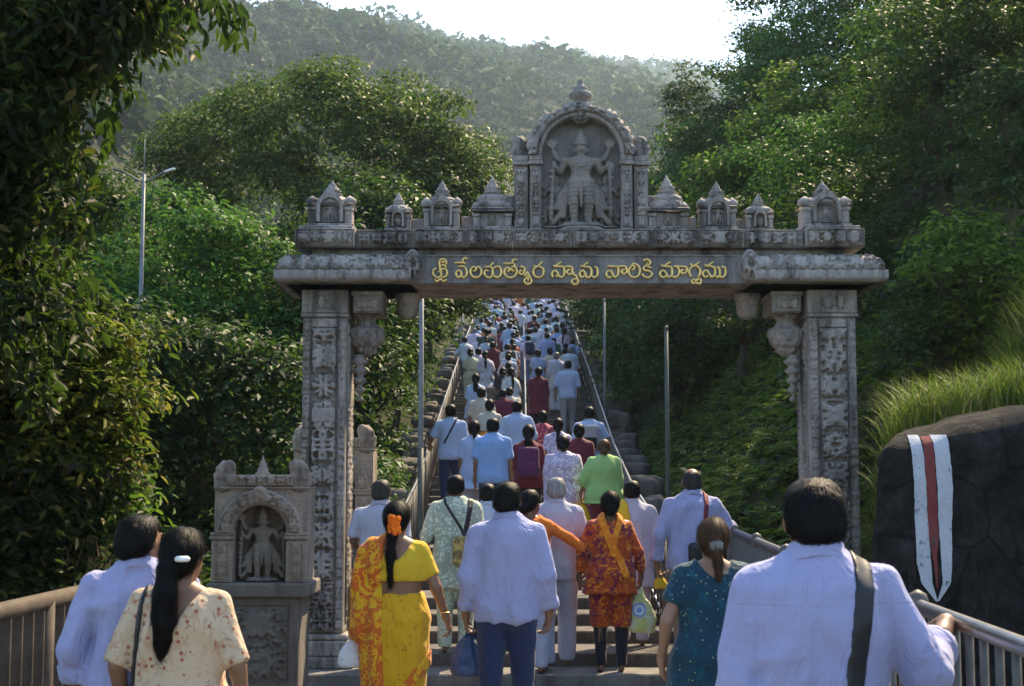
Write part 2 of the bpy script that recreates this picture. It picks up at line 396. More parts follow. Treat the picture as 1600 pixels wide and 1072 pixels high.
# ------------------------------------------------------------------ foliage
def leaf_quads(P, Nr, size, r, aspect=.42, down=.35, A=None, fine=False):
    n = len(P); P = P.astype(np.float32)
    if A is None:
        A = r.normal(size=(n, 3)); A[:, 2] = A[:, 2] * .6 - down
    Nr = Nr / np.maximum(np.linalg.norm(Nr, axis=1, keepdims=True), 1e-6)
    A = A - (A * Nr).sum(1, keepdims=True) * Nr; A /= np.maximum(np.linalg.norm(A, axis=1, keepdims=True), 1e-6)
    B = np.cross(Nr, A); L = (size * (.6 + .8 * r.random(n)))[:, None] if np.isscalar(size) else size[:, None]; W = L * aspect * .5
    if fine:                                     # two folded halves with a rounder outline
        V = np.stack([P, P + A * L * .28 - B * W * .9 + Nr * W * .3, P + A * L * .66 - B * W * .85 + Nr * W * .2, P + A * L - Nr * L * .14, P + A * L * .66 + B * W * .85 + Nr * W * .2, P + A * L * .28 + B * W * .9 + Nr * W * .3], 1).reshape(-1, 3)
        b_ = 6 * np.arange(n)[:, None]; return V, np.vstack([b_ + np.array([[0, 1, 2, 3]]), b_ + np.array([[0, 3, 4, 5]])])
    V = np.stack([P, P + A * L * .45 - B * W + Nr * W * .35, P + A * L - Nr * L * .12, P + A * L * .45 + B * W + Nr * W * .35], 1).reshape(-1, 3)
    return V, np.arange(4 * n).reshape(n, 4)
def crown_pts(c, rad, ncl, rc, per, r, low=-.6, fill=.5):
    """leaf positions and normals in lumpy clumps spread through an ellipsoid"""
    d = r.normal(size=(ncl * 3, 3)); d /= np.linalg.norm(d, axis=1, keepdims=True); d = d[d[:, 2] > low][:ncl]
    k = (fill + (1 - fill) * r.random(len(d)) ** .6)[:, None]
    C = np.asarray(c) + d * k * np.asarray(rad); rr = rc * (.55 + .8 * r.random(len(C)))
    Pn, Nn = [], []
    for i in range(len(C)):
        m = int(per * (rr[i] / rc) ** 2) + 3
        e = r.normal(size=(m, 3)); e /= np.linalg.norm(e, axis=1, keepdims=True); e[:, 2] = np.where(e[:, 2] < -.3, -e[:, 2] * .6, e[:, 2])
        q = (.55 + .45 * r.random(m) ** .5)[:, None] * rr[i]; st = np.array([1.15, 1.15, .72])
        Pn.append(C[i] + e * q * st * (1 + .25 * r.normal(size=(m, 1)) * .6)); Nn.append(e * .55 + np.array([0, 0, .55]) + r.normal(size=(m, 3)) * .4)
    P, Nn = np.vstack(Pn), np.vstack(Nn); k = (P[:, 1] < c[1] + .15 * rad[1]) | (r.random(len(P)) < .30)       # thinner on the far side
    return P[k], Nn[k], C
def add_crown(parent, c, rad, ncl, rc, per, leaf, mat, seed, low=-.6, fill=.5, down=.35, aspect=.45, name='crown', fine=False):
    r = np.random.default_rng(seed); P, Nn, C = crown_pts(c, rad, ncl, rc, per, r, low, fill)
    V, Q = leaf_quads(P, Nn, leaf, r, aspect, down, None, fine)
    o = mesh_obj(name, V, Q, mat, parent); return o, C
def limbs(parent, base, C, r0, nl, seed, name='trunk'):
    r = random.Random(seed); m = MB(); b = Vector(base); cen = Vector(C.mean(0)); fork = b.lerp(cen, .35)
    m.tube([b, b.lerp(fork, .5) + Vector((r.uniform(-.1, .1), 0, 0)), fork], [r0, r0 * .8, r0 * .65], 7)
    for k in range(nl):
        t = Vector(C[r.randrange(len(C))]); md = fork.lerp(t, .5) + Vector((r.uniform(-.2, .2), r.uniform(-.2, .2), r.uniform(0, .3)))
        m.tube([fork, md, t], [r0 * .5, r0 * .3, r0 * .08], 5)
    return m.build(name, M_BARK, parent, True)
def tree(name, label, x, y, h, rad, ncl, rc, per, leaf, mat, seed, cat='tree', group=None, r0=.18, low=-.6, zoff=None, nl=9, fill=.5, aspect=.45, down=.35):
    z = gz1(x, y) - .05
    t = thing(name, label, cat, (x, y, z), 0, group)
    o, C = add_crown(t, (0, 0, h), rad, ncl, rc, per, leaf, mat, seed, low, fill, down, aspect)
    limbs(t, (0, 0, 0), C, r0, nl, seed); return t

# the wood on the far hill: crowns of leaf sprays, too many and too far to count
r = np.random.default_rng(21); px = r.uniform(-120, 1250, 2900); t = .25 + .75 * r.random(2900) ** .85
top = np.stack([r.uniform(-200, 1400, 260), r.uniform(.965, 1.01, 260)], 1)
B = hill_pt(np.concatenate([px, top[:, 0]]), np.concatenate([t, top[:, 1]]))
Pn, Nn, Sz = [], [], []
for i, b in enumerate(B):
    D = b[1]; R0 = (1.7 + 2.3 * r.random()) * (1 + max(D - 200, 0) / 420); m = int(66 + 26 * r.random())
    e = r.normal(size=(m, 3)); e /= np.linalg.norm(e, axis=1, keepdims=True); e[:, 1] = np.where(e[:, 1] > .35, -e[:, 1], e[:, 1]); e[:, 2] = np.abs(e[:, 2]) * 1.0 - .12
    lump = 1 + .75 * (vnoise(e * 2.2, i % 97) - .5)
    ridge_tree = i >= 2900
    hh = R0 * (.8 + (1.1 * r.random() if ridge_tree else .35 * r.random()))
    Pn.append(b + e * np.array([R0, R0, hh]) * lump[:, None] + np.array([0, 0, .35 * R0])); Nn.append(e * .7 + np.array([0, 0, .3]) + r.normal(size=(m, 3)) * .45)
    Sz.append(np.full(m, .47 * R0) * (.5 + .7 * r.random(m)))
V, Q = leaf_quads(np.vstack(Pn), np.vstack(Nn), np.concatenate(Sz), r, .75, .1)
fw = mesh_obj('far_forest', V, Q, M_FOREST); kind(fw, 'stuff'); fw['label'] = 'hazy forest covering the far hillside below the sky'; fw['category'] = 'forest'

# big rounded tree on the left behind the gate
tree('rain_tree', 'big broad round-crowned tree rising behind the left half of the gate', -4.3, 33, 4.9, (4.25, 3.6, 3.35), 400, .62, 330, .125, M_LF_OLIVE, 31, r0=.3, low=-.75, nl=10, fill=.55)
tree('broadleaf_tree', 'smaller hazy tree behind the lamp post, left of the big round tree', -9.6, 36, 1.9, (3.0, 2.4, 1.7), 70, .8, 260, .16, M_LF_MID, 32, r0=.2)
# left bushes and trees between the forecourt and the stair
LB = [  # x, y, crown height, radii, label, material
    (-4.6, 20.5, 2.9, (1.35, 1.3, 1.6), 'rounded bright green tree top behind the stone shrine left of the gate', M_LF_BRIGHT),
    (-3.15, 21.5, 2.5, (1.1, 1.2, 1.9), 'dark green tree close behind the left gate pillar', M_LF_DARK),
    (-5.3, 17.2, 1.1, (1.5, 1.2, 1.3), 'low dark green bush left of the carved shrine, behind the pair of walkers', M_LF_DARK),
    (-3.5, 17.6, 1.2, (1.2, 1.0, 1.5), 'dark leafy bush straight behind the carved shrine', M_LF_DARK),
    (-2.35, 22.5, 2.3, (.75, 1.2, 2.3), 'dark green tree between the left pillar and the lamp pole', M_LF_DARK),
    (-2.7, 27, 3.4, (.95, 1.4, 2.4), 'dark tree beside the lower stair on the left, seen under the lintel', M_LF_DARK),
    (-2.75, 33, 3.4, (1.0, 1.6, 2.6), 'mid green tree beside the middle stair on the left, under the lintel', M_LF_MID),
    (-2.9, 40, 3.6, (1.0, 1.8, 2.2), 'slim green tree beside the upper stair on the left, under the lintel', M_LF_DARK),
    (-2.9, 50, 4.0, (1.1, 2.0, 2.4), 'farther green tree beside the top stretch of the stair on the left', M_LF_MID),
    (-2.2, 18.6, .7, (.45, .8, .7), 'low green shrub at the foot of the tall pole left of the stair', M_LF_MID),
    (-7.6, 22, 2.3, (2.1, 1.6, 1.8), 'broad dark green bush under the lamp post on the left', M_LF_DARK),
]
for i, (x, y, h, rad, lab, mt) in enumerate(LB):
    sz = max(rad); tree('leafy_tree' if h > 2 else 'leafy_bush', lab, x, y, h, rad, int(34 * rad[0] * rad[2] + 16), .5 if y < 24 else .6, 215 if y < 24 else 165, .11 if y < 24 else .15, mt, 50 + i, cat='tree' if h > 2 else 'bush', r0=.1, low=-.95, nl=6, fill=.45)

# right hillside: each bush and tree, lit and shaded zones put into the leaf colour
RB = [
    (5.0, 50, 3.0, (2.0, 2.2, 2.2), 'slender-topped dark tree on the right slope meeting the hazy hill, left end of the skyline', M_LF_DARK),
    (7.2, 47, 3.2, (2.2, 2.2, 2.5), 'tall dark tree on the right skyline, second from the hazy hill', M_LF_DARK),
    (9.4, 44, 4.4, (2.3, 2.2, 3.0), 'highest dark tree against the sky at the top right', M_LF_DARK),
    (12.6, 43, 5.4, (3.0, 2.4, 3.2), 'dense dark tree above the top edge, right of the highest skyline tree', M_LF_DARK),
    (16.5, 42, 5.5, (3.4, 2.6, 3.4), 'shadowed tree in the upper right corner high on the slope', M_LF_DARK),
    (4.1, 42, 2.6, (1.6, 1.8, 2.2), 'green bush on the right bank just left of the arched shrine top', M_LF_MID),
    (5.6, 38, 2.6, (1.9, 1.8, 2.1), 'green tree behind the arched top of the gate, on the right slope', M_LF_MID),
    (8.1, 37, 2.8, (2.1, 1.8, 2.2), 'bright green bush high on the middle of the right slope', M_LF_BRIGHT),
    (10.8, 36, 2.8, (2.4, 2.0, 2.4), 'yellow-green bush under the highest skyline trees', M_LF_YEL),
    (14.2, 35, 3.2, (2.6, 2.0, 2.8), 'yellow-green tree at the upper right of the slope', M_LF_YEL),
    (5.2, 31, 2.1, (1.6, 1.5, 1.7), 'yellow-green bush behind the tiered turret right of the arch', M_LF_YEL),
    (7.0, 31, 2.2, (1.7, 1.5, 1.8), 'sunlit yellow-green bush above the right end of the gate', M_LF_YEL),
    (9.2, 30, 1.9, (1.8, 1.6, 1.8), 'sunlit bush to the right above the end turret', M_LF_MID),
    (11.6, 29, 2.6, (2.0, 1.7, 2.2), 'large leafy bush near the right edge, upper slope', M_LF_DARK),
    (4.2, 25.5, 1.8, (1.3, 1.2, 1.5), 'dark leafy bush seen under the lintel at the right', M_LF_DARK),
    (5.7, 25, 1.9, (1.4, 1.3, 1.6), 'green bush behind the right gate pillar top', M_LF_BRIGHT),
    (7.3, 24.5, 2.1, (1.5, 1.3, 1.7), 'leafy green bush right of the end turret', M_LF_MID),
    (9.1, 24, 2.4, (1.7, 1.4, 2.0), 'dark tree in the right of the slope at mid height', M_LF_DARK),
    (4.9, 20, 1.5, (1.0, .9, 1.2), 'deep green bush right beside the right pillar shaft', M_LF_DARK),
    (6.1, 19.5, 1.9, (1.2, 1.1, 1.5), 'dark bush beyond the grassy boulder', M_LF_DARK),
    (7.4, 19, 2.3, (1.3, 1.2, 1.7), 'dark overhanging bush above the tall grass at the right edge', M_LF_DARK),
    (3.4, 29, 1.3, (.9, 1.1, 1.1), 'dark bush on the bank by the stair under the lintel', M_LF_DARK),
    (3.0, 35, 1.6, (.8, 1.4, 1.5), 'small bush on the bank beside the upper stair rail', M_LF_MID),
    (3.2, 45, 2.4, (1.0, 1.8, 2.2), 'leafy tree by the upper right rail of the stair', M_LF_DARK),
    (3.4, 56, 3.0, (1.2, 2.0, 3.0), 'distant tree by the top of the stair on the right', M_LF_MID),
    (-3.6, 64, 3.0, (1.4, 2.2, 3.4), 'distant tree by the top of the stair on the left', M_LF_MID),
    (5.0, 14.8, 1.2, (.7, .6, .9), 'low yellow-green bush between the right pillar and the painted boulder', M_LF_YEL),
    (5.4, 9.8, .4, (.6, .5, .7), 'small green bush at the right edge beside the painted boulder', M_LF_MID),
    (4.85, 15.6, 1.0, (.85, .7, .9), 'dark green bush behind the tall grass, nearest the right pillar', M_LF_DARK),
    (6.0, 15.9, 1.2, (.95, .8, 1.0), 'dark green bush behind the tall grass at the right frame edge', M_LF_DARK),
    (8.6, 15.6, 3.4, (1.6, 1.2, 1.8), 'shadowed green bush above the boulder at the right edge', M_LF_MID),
]
for i, (x, y, h, rad, lab, mt) in enumerate(RB):
    tree('slope_tree' if rad[2] > 2.6 else 'slope_bush', lab, x, y, h, rad, int(24 * rad[0] * rad[2] + 14), .42 if y < 28 else .55, 225 if y < 28 else 175, .090 if y < 28 else .14, mt, 150 + i, cat='tree' if rad[2] > 2.6 else 'bush', r0=.09, low=-.9, nl=7, fill=.45)

# ferns on the right bank, low growth on the other slopes
def scatter(n, fx, r):
    x = fx[0] + (fx[1] - fx[0]) * r.random(n); y = fx[2] + (fx[3] - fx[2]) * r.random(n); return x, y
def ferns(name, label, n, area, mat, L, seed, keep):
    r = np.random.default_rng(seed); x, y = scatter(n, area, r); k = keep(x, y); x, y = x[k], y[k]; n = len(x); z = ground_z(x, y)
    Pn, An, Nn, Sz = [], [], [], []
    az = r.random(n) * 6.283; el = R(30) + R(40) * r.random(n); ln = L * (.55 + .8 * r.random(n))
    dx, dy = np.cos(az), np.sin(az)
    for j in range(8):
        s = (j + .8) / 8; up = np.sin(el) * s - .75 * s * s; out_ = np.cos(el) * s + .12 * s * s
        c = np.stack([x + dx * out_ * ln, y + dy * out_ * ln, z + .04 + up * ln], -1)
        for sd in (-1, 1):
            A = np.stack([-dy * sd + dx * .5, dx * sd + dy * .5, -.15 + 0 * dx], -1)
            Pn.append(c); An.append(A); Nn.append(np.stack([dx * .2, dy * .2, 1 + 0 * dx], -1) + r.normal(size=(n, 3)) * .2); Sz.append(ln * .42 * (1.15 - s) * (.7 + .5 * r.random(n)))
    V, Q = leaf_quads(np.vstack(Pn), np.vstack(Nn), np.concatenate(Sz), r, .38, 0, np.vstack(An))
    o = mesh_obj(name, V, Q, mat); kind(o, 'stuff'); o['label'] = label; o['category'] = 'ground cover'; return o
ferns('fern_bank', 'yellow-green ferns and weeds covering the bank right of the stair', 7600, (1.6, 7, 13.6, 30), M_FERN, .33, 81, lambda x, y: (x > rail_x(y, 1) + .55) & (x < rail_x(y, 1) + 4.2) & ~((np.abs(x - 2.9) < .45) & (y < 14.3)))
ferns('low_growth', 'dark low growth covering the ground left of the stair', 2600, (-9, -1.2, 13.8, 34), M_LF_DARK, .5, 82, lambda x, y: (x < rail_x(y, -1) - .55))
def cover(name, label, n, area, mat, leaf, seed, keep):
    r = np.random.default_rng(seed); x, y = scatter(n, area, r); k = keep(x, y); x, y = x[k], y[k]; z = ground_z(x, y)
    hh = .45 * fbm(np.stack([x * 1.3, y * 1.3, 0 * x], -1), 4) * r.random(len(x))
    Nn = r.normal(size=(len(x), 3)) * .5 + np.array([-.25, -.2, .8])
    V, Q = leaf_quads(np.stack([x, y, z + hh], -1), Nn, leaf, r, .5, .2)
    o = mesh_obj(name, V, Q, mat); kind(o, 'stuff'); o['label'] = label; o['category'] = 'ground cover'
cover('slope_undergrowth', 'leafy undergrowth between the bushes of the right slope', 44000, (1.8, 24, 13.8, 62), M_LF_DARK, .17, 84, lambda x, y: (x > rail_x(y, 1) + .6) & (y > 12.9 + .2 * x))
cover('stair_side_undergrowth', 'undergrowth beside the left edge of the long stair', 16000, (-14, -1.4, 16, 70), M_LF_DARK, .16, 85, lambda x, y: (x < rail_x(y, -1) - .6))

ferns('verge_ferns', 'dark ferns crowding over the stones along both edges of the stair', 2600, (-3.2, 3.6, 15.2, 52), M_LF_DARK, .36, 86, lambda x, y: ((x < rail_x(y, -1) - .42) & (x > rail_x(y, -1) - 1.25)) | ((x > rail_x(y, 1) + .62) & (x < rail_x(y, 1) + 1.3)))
# ------------------------------------------------------------------ stair: every step a slab
st = thing('staircase', 'long stone stair climbing the hillside behind the gate', 'staircase', (0, 13.1, 0)); kind(st, 'structure')
d = 13.1; z = 0.0; k = 0; STEPS = []
while d < 88:
    z += .115 if k < 4 else .12
    dn = float(np.interp(z + .06, _PZ[1:], _PD[1:])) if z + .06 < _PZ[-1] else d + .7
    dn = max(dn, d + .3)
    wl, wr = rail_x(d, -1) - .16, rail_x(d, 1) + .16
    if d < 14.2: wl, wr = -1.42, 2.62
    m = MB(); m.box(wl, wr, d - 13.1, dn + .05 - 13.1, z - .30, z, .012)
    o = m.build('step', M_STEP, st); k += 1; STEPS.append((d, dn, z)); d = dn
def tread_z(d):
    if d < 12.55: return -.118
    for a, b, z in STEPS:
        if a <= d < b: return z
    return 0.0
# ------------------------------------------------------------------ the carved gate
GY0 = 13.0
def gx(px, py=600): return at(px, py, GY0).x
def gz(py): return at(800, py, GY0).z
GX = gx(905, 500)
gate = thing('stone_gateway', 'carved grey stone gateway with gilded lettering spanning the stair', 'gateway', (GX, GY0, 0))
gate_rel = lambda px, py=500: at(px, py, GY0).x - GX
def motif(u, v, seed, cell, style=0):
    """carved height 0..1 over a panel; u across (m, 0 in the middle), v along (m); mirrored about the middle"""
    au = np.abs(u) if style != 2 else u
    k = np.floor(v / cell); lv = (v / cell - k - .5)
    P = np.stack([au / cell * 2.6, np.abs(lv) * 3.0 if style else lv * 3.0, k * .9 + seed], -1)
    n = vnoise(P * 1.6, seed) * .6 + vnoise(P * 3.6, seed + 3) * .4
    rdg = 1 - np.abs(2 * n - 1) * 2.6
    rad = np.sqrt((u / cell) ** 2 + lv ** 2); ang = np.arctan2(lv, u / cell + 1e-6)
    petal = np.clip(1.25 - rad * 2.6 + .22 * np.cos(ang * 6 + k), 0, 1)
    vol = np.clip(1 - np.abs(rad - .33) * 9, 0, 1) * (.5 + .5 * np.cos(ang * 10))
    g = np.clip(np.clip(rdg, 0, 1) * .75 + .55 * petal * (.4 + n) + .5 * vol, 0, 1.2)
    return 1.15 * sstep(.12, .62, g) + .15 * g
def relief(name, parent, mat, x0, x1, z0, z1, y, depth, seed, cell, along='z', res=.0115, back=.03, style=1, border=.012, T=None):
    nx = max(4, int((x1 - x0) / res)); nz = max(4, int((z1 - z0) / res))
    U, W = np.meshgrid(np.linspace(x0, x1, nx + 1), np.linspace(z0, z1, nz + 1), indexing='ij'); cx, cz = (x0 + x1) / 2, (z0 + z1) / 2
    h = motif(U - cx, W - z0, seed, cell, style) if along == 'z' else motif(W - cz, U - x0, seed, cell, style)
    e = np.minimum(np.minimum(U - x0, x1 - U), np.minimum(W - z0, z1 - W))
    h = np.where(e < border * .9, .85, np.where(e < border * 1.6, -.1, h)); h = np.where(e < 1e-6, .7, h)
    Y = y - depth * h
    A = np.stack([U, Y, W], -1); m = MB().grid(A)
    # skirt back to the wall
    rim = [A[:, 0], A[-1, :], A[::-1, -1], A[0, ::-1]]
    for e_ in rim:
        bk = e_.copy(); bk[:, 1] = y + back
        n = len(e_); m.add(np.vstack([e_, bk]), [(i + 1, i, i + n, i + n + 1) for i in range(n - 1)])
    V = np.vstack(m.v)
    if T is not None: V = T(V)
    return mesh_obj(name, V, m.f, mat, parent, True)
def flat_shade(o): o.data.polygons.foreach_set('use_smooth', np.zeros(len(o.data.polygons), dtype=bool))

# -- deity figure used, at different sizes, in the niches
def deity_fn(P):
    b = lambda a, c, ra, rb: cone(P, a, c, ra, rb)
    ax = np.abs(P[:, 0]); Q = P.copy(); Q[:, 0] = ax
    m = lambda a, c, ra, rb: cone(Q, a, c, ra, rb)
    d = loft(P, [(.40, 0, 0, .10, .06), (.46, 0, 0, .112, .066), (.53, 0, 0, .078, .05), (.62, 0, 0, .108, .062), (.68, 0, 0, .115, .05), (.715, 0, 0, .05, .04)], 2.2)
    d = smin(d, m((.06, 0, .67), (.135, 0, .668), .04, .036), .03)
    d = smin(d, b((0, 0, .69), (0, -.005, .76), .034, .034), .015)
    d = smin(d, ell(P, (0, -.005, .785), (.050, .052, .062)), .012)
    d = smin(d, b((0, -.055, .79), (0, -.064, .772), .006, .011), .008)
    d = smin(d, ell(Q, (.056, 0, .775), (.016, .02, .036)), .01)                    # ears with long lobes
    cr = loft(P, [(.82, 0, 0, .060, .060), (.84, 0, 0, .066, .066), (.855, 0, 0, .054, .054), (.88, 0, 0, .056, .056), (.895, 0, 0, .044, .044), (.92, 0, 0, .045, .045), (.935, 0, 0, .030, .03), (.955, 0, 0, .031, .031), (.965, 0, 0, .014, .014), (.985, 0, 0, .018, .018), (1.0, 0, 0, .004, .004)], 2)
    d = np.minimum(d, cr)
    leg = smin(m((.058, 0, .44), (.066, -.012, .25), .064, .047), m((.066, -.012, .25), (.062, .006, .07), .046, .03), .02)
    leg = leg + .004 * np.sin(P[:, 2] * 150 + 8 * np.abs(P[:, 0] - .06))           # pleats of the lower cloth
    d = smin(d, leg, .025)
    d = smin(d, m((.062, .005, .06), (.07, -.07, .05), .027, .02), .012)
    for zz, rx, ry in ((.655, .085, .066), (.625, .07, .07), (.53, .085, .055), (.455, .116, .072)):   # necklaces, girdle
        d = np.minimum(d, np.abs(P[:, 2] - zz + .25 * (.09 - np.minimum(np.abs(P[:, 0]), .09)) * (1 if zz > .6 else -.3)) * .6 + np.maximum(np.sqrt((P[:, 0] / rx) ** 2 + (P[:, 1] / ry) ** 2) - 1, 0) * .06 - .006)
    for s in (0, 1):
        arm = smin(m((.14, 0, .665), (.185, .02, .565), .036, .03), m((.185, .02, .565), (.235, -.045, .60) if s == 0 else (.215, .0, .52), .03, .022), .015)
        d = smin(d, arm, .012)
        break
    d = smin(d, m((.235, -.045, .60), (.24, -.05, .65), .024, .015), .01)
    d = smin(d, smin(m((.13, .03, .67), (.215, .03, .70), .03, .026), m((.215, .03, .70), (.25, .01, .79), .026, .02), .01), .012)
    d = np.minimum(d, np.maximum(np.sqrt((Q[:, 0] - .255) ** 2 + (P[:, 2] - .845) ** 2) - .045 - .008 * np.cos(8 * np.arctan2(P[:, 2] - .845, Q[:, 0] - .255)), np.abs(P[:, 1] - .005) - .014))
    d = np.minimum(d, b((.262, -.03, .10), (.25, -.05, .62), .014, .016)); d = np.minimum(d, ell(P, (.262, -.03, .60), (.034, .034, .05)))
    d = np.minimum(d, b((-.27, -.02, .08), (-.245, -.04, .58), .018, .012))
    for zz in np.linspace(.12, .56, 8): d = np.minimum(d, ell(Q, (.262, -.025, zz), (.026 + .008 * math.sin(zz * 40), .026, .024)))
    # sash ends and folded cloth at both sides
    for i, (xa, za, xb, zb) in enumerate(((.10, .45, .20, .30), (.20, .30, .17, .16), (.17, .16, .25, .05), (.12, .42, .16, .12), (.11, .40, .23, .20))):
        d = smin(d, m((xa, .02, za), (xb, .02, zb), .022, .03), .015)
    d = np.minimum(d, b((0, -.058, .43), (0, -.055, .20), .022, .012))
    d = np.minimum(d, loft(P, [(-.005, 0, -.01, .20, .12), (.012, 0, -.01, .205, .125), (.018, 0, -.01, .17, .10), (.04, 0, -.01, .165, .095)], 2.6))
    return (d + .004 * (vnoise(P * 42, 2) - .5)).astype(np.float32)
_dv, _dq = surfnet(deity_fn, (-.34, -.16, -.03), (.34, .12, 1.03), .0085); _dv = smoothed(_dv, _dq, 1)
deity_src = mesh_obj('deity_figure', _dv, _dq, M_STATUE, None, True)
_dv2, _dq2 = surfnet(deity_fn, (-.34, -.16, -.03), (.34, .12, 1.03), .020)
small_deity_me = mesh_obj('niche_figure', _dv2, _dq2, M_STATUE, None, True)

def spline(pts, k=5):
    P = [np.array(p, float) for p in pts]; o = []
    for i in range(len(P) - 1):
        p0 = P[max(i - 1, 0)]; p1, p2 = P[i], P[i + 1]; p3 = P[min(i + 2, len(P) - 1)]
        for j in range(k):
            t = j / k; o.append(.5 * (2 * p1 + (p2 - p0) * t + (2 * p0 - 5 * p1 + 4 * p2 - p3) * t * t + (3 * p1 - p0 - 3 * p2 + p3) * t ** 3))
    o.append(P[-1]); return o
def carved_lathe(m, c, prof, amp, seed, n=44, sq=(1, .78), rows=22):
    pr = np.array(spline(prof, 4)); s1 = np.linspace(0, 1, rows); s0 = np.linspace(0, 1, len(pr)); r_ = np.interp(s1, s0, pr[:, 0]); z_ = np.interp(s1, s0, pr[:, 1]); A = np.zeros((rows, n + 1, 3))
    for k in range(n + 1):
        a = 2 * math.pi * k / n; q = np.stack([np.full(rows, abs(math.cos(a)) * 9), np.full(rows, math.sin(a) * 9), z_ * 42], -1); h = np.where(vnoise(q, seed) > .5, amp, -amp * .4) + amp * .8 * math.cos(a * 12) * (np.sin(s1 * 9.4) > 0); h[-1] = 0
        A[:, k, 0] = c[0] + (r_ + h) * math.cos(a) * sq[0]; A[:, k, 1] = c[1] + (r_ + h) * math.sin(a) * sq[1]; A[:, k, 2] = z_
    m.grid(A[:, ::-1])
# -- pillars
PIL = {}
pillar_specs = [(473, 541, -1), (1264, 1338, 1)]
for (pa, pb, sd) in pillar_specs:
    xa, xb = gate_rel(pa, 560), gate_rel(pb, 560); W2 = (xb - xa) / 2; c = (xa + xb) / 2
    zt = gz(453)
    m = MB()
    m.box(c - W2 - .10, c + W2 + .10, -.10, .70, 0, .10, .012).box(c - W2 - .07, c + W2 + .07, -.07, .67, .102, .24, .015)
    m.box(c - W2 - .05, c + W2 + .05, -.05, .65, .242, .30, .02)
    p = m.build('pillar', M_STONE, gate)
    MB().box(c - W2, c + W2, 0, .60, .302, zt - .001, .012).build('shaft', M_STONE, p)
    cap = MB(); cap.box(c - W2 - .012, c + W2 + .012, -.03, .62, zt - .22, zt - .002, .008).box(c - W2 - .02, c + W2 + .02, -.04, .63, zt - .255, zt - .222, .008)
    cap.build('capital', M_STONE, p)
    relief('carved_cap_panel', p, M_STONE, c - W2 * .55, c + W2 * .55, zt - .21, zt - .02, -.028, .026, 11 + sd, .16, 'x', .008)
    relief('carved_panel', p, M_STONE, c - W2 * .60, c + W2 * .60, .78, zt - .36, .012, .072, 5 + sd, .27, 'z', .0105, style=1)
    relief('carved_panel', p, M_STONE, c - W2 * .60, c + W2 * .60, .32, .765, .010, .062, 15 + sd, .2, 'z', .0105, style=1)
    MB().box(c - W2 * .60, c + W2 * .60, -.035, .01, zt - .352, zt - .27, .01).build('moulding', M_STONE, p)
    for s2 in (-1, 1):
        xc = c + s2 * W2 * .80
        relief('edge_strip', p, M_STONE, xc - W2 * .17, xc + W2 * .17, .34, zt - .27, -.001, .024, 23 + s2, .09, 'z', .0125, border=.007)
    # carved strip on the inner side of the shaft
    xin = c - sd * W2
    def side(V, xin=xin, sd=sd):
        o = V.copy(); o[:, 0] = xin - sd * (-V[:, 1]); o[:, 1] = V[:, 0]; return o
    relief('side_panel', p, M_STONE, .10, .50, .40, zt - .3, -.003, .016, 33, .2, 'z', .014, T=side)
    # bracket hanging under the beam on the inner side
    xi = xin - sd * .185
    m = MB(); m.box(xi - .135, xi + .135, .04, .56, zt - .205, zt - .004, .012).box(xi - .15, xi + .15, .02, .58, zt - .05, zt - .006, .01)
    br = m.build('bracket', M_STONE, p)
    xw = xi + sd * .03; m = MB(); carved_lathe(m, (xw, .26), [(.02, zt - .60), (.06, zt - .57), (.085, zt - .545), (.09, zt - .52), (.11, zt - .505), (.145, zt - .46), (.165, zt - .40), (.155, zt - .34), (.10, zt - .315), (.075, zt - .27), (.085, zt - .24), (.12, zt - .215), (.13, zt - .206)], .012, 5, sq=(1, 1), rows=34)
    m.build('bracket_bowl', M_STONE, p, True)
    xo = xi + sd * .085
    dr = []
    for q in range(26):
        zz = zt - 1.02 + q * .0175; rr = .015 + .058 * (q / 25) ** .8 + .020 * math.sin(q * 1.25); dr.append((max(rr, .008), zz))
    MB().lathe((xo, .26, 0), dr, 14).build('lotus_drop', M_STONE, p, True)
    relief('bracket_panel', p, M_STONE, xi - .12, xi + .12, zt - .19, zt - .06, .042, .03, 44, .13, 'x', .009)
    xs2 = gate_rel(634 if sd < 0 else 1176, 485)
    MB().lathe((xs2, .30, 0), [(.03, zt - .24), (.085, zt - .21), (.10, zt - .17), (.105, zt - .08), (.125, zt - .05), (.13, zt - .003)], 14).build('corbel', M_STONE, p, True)

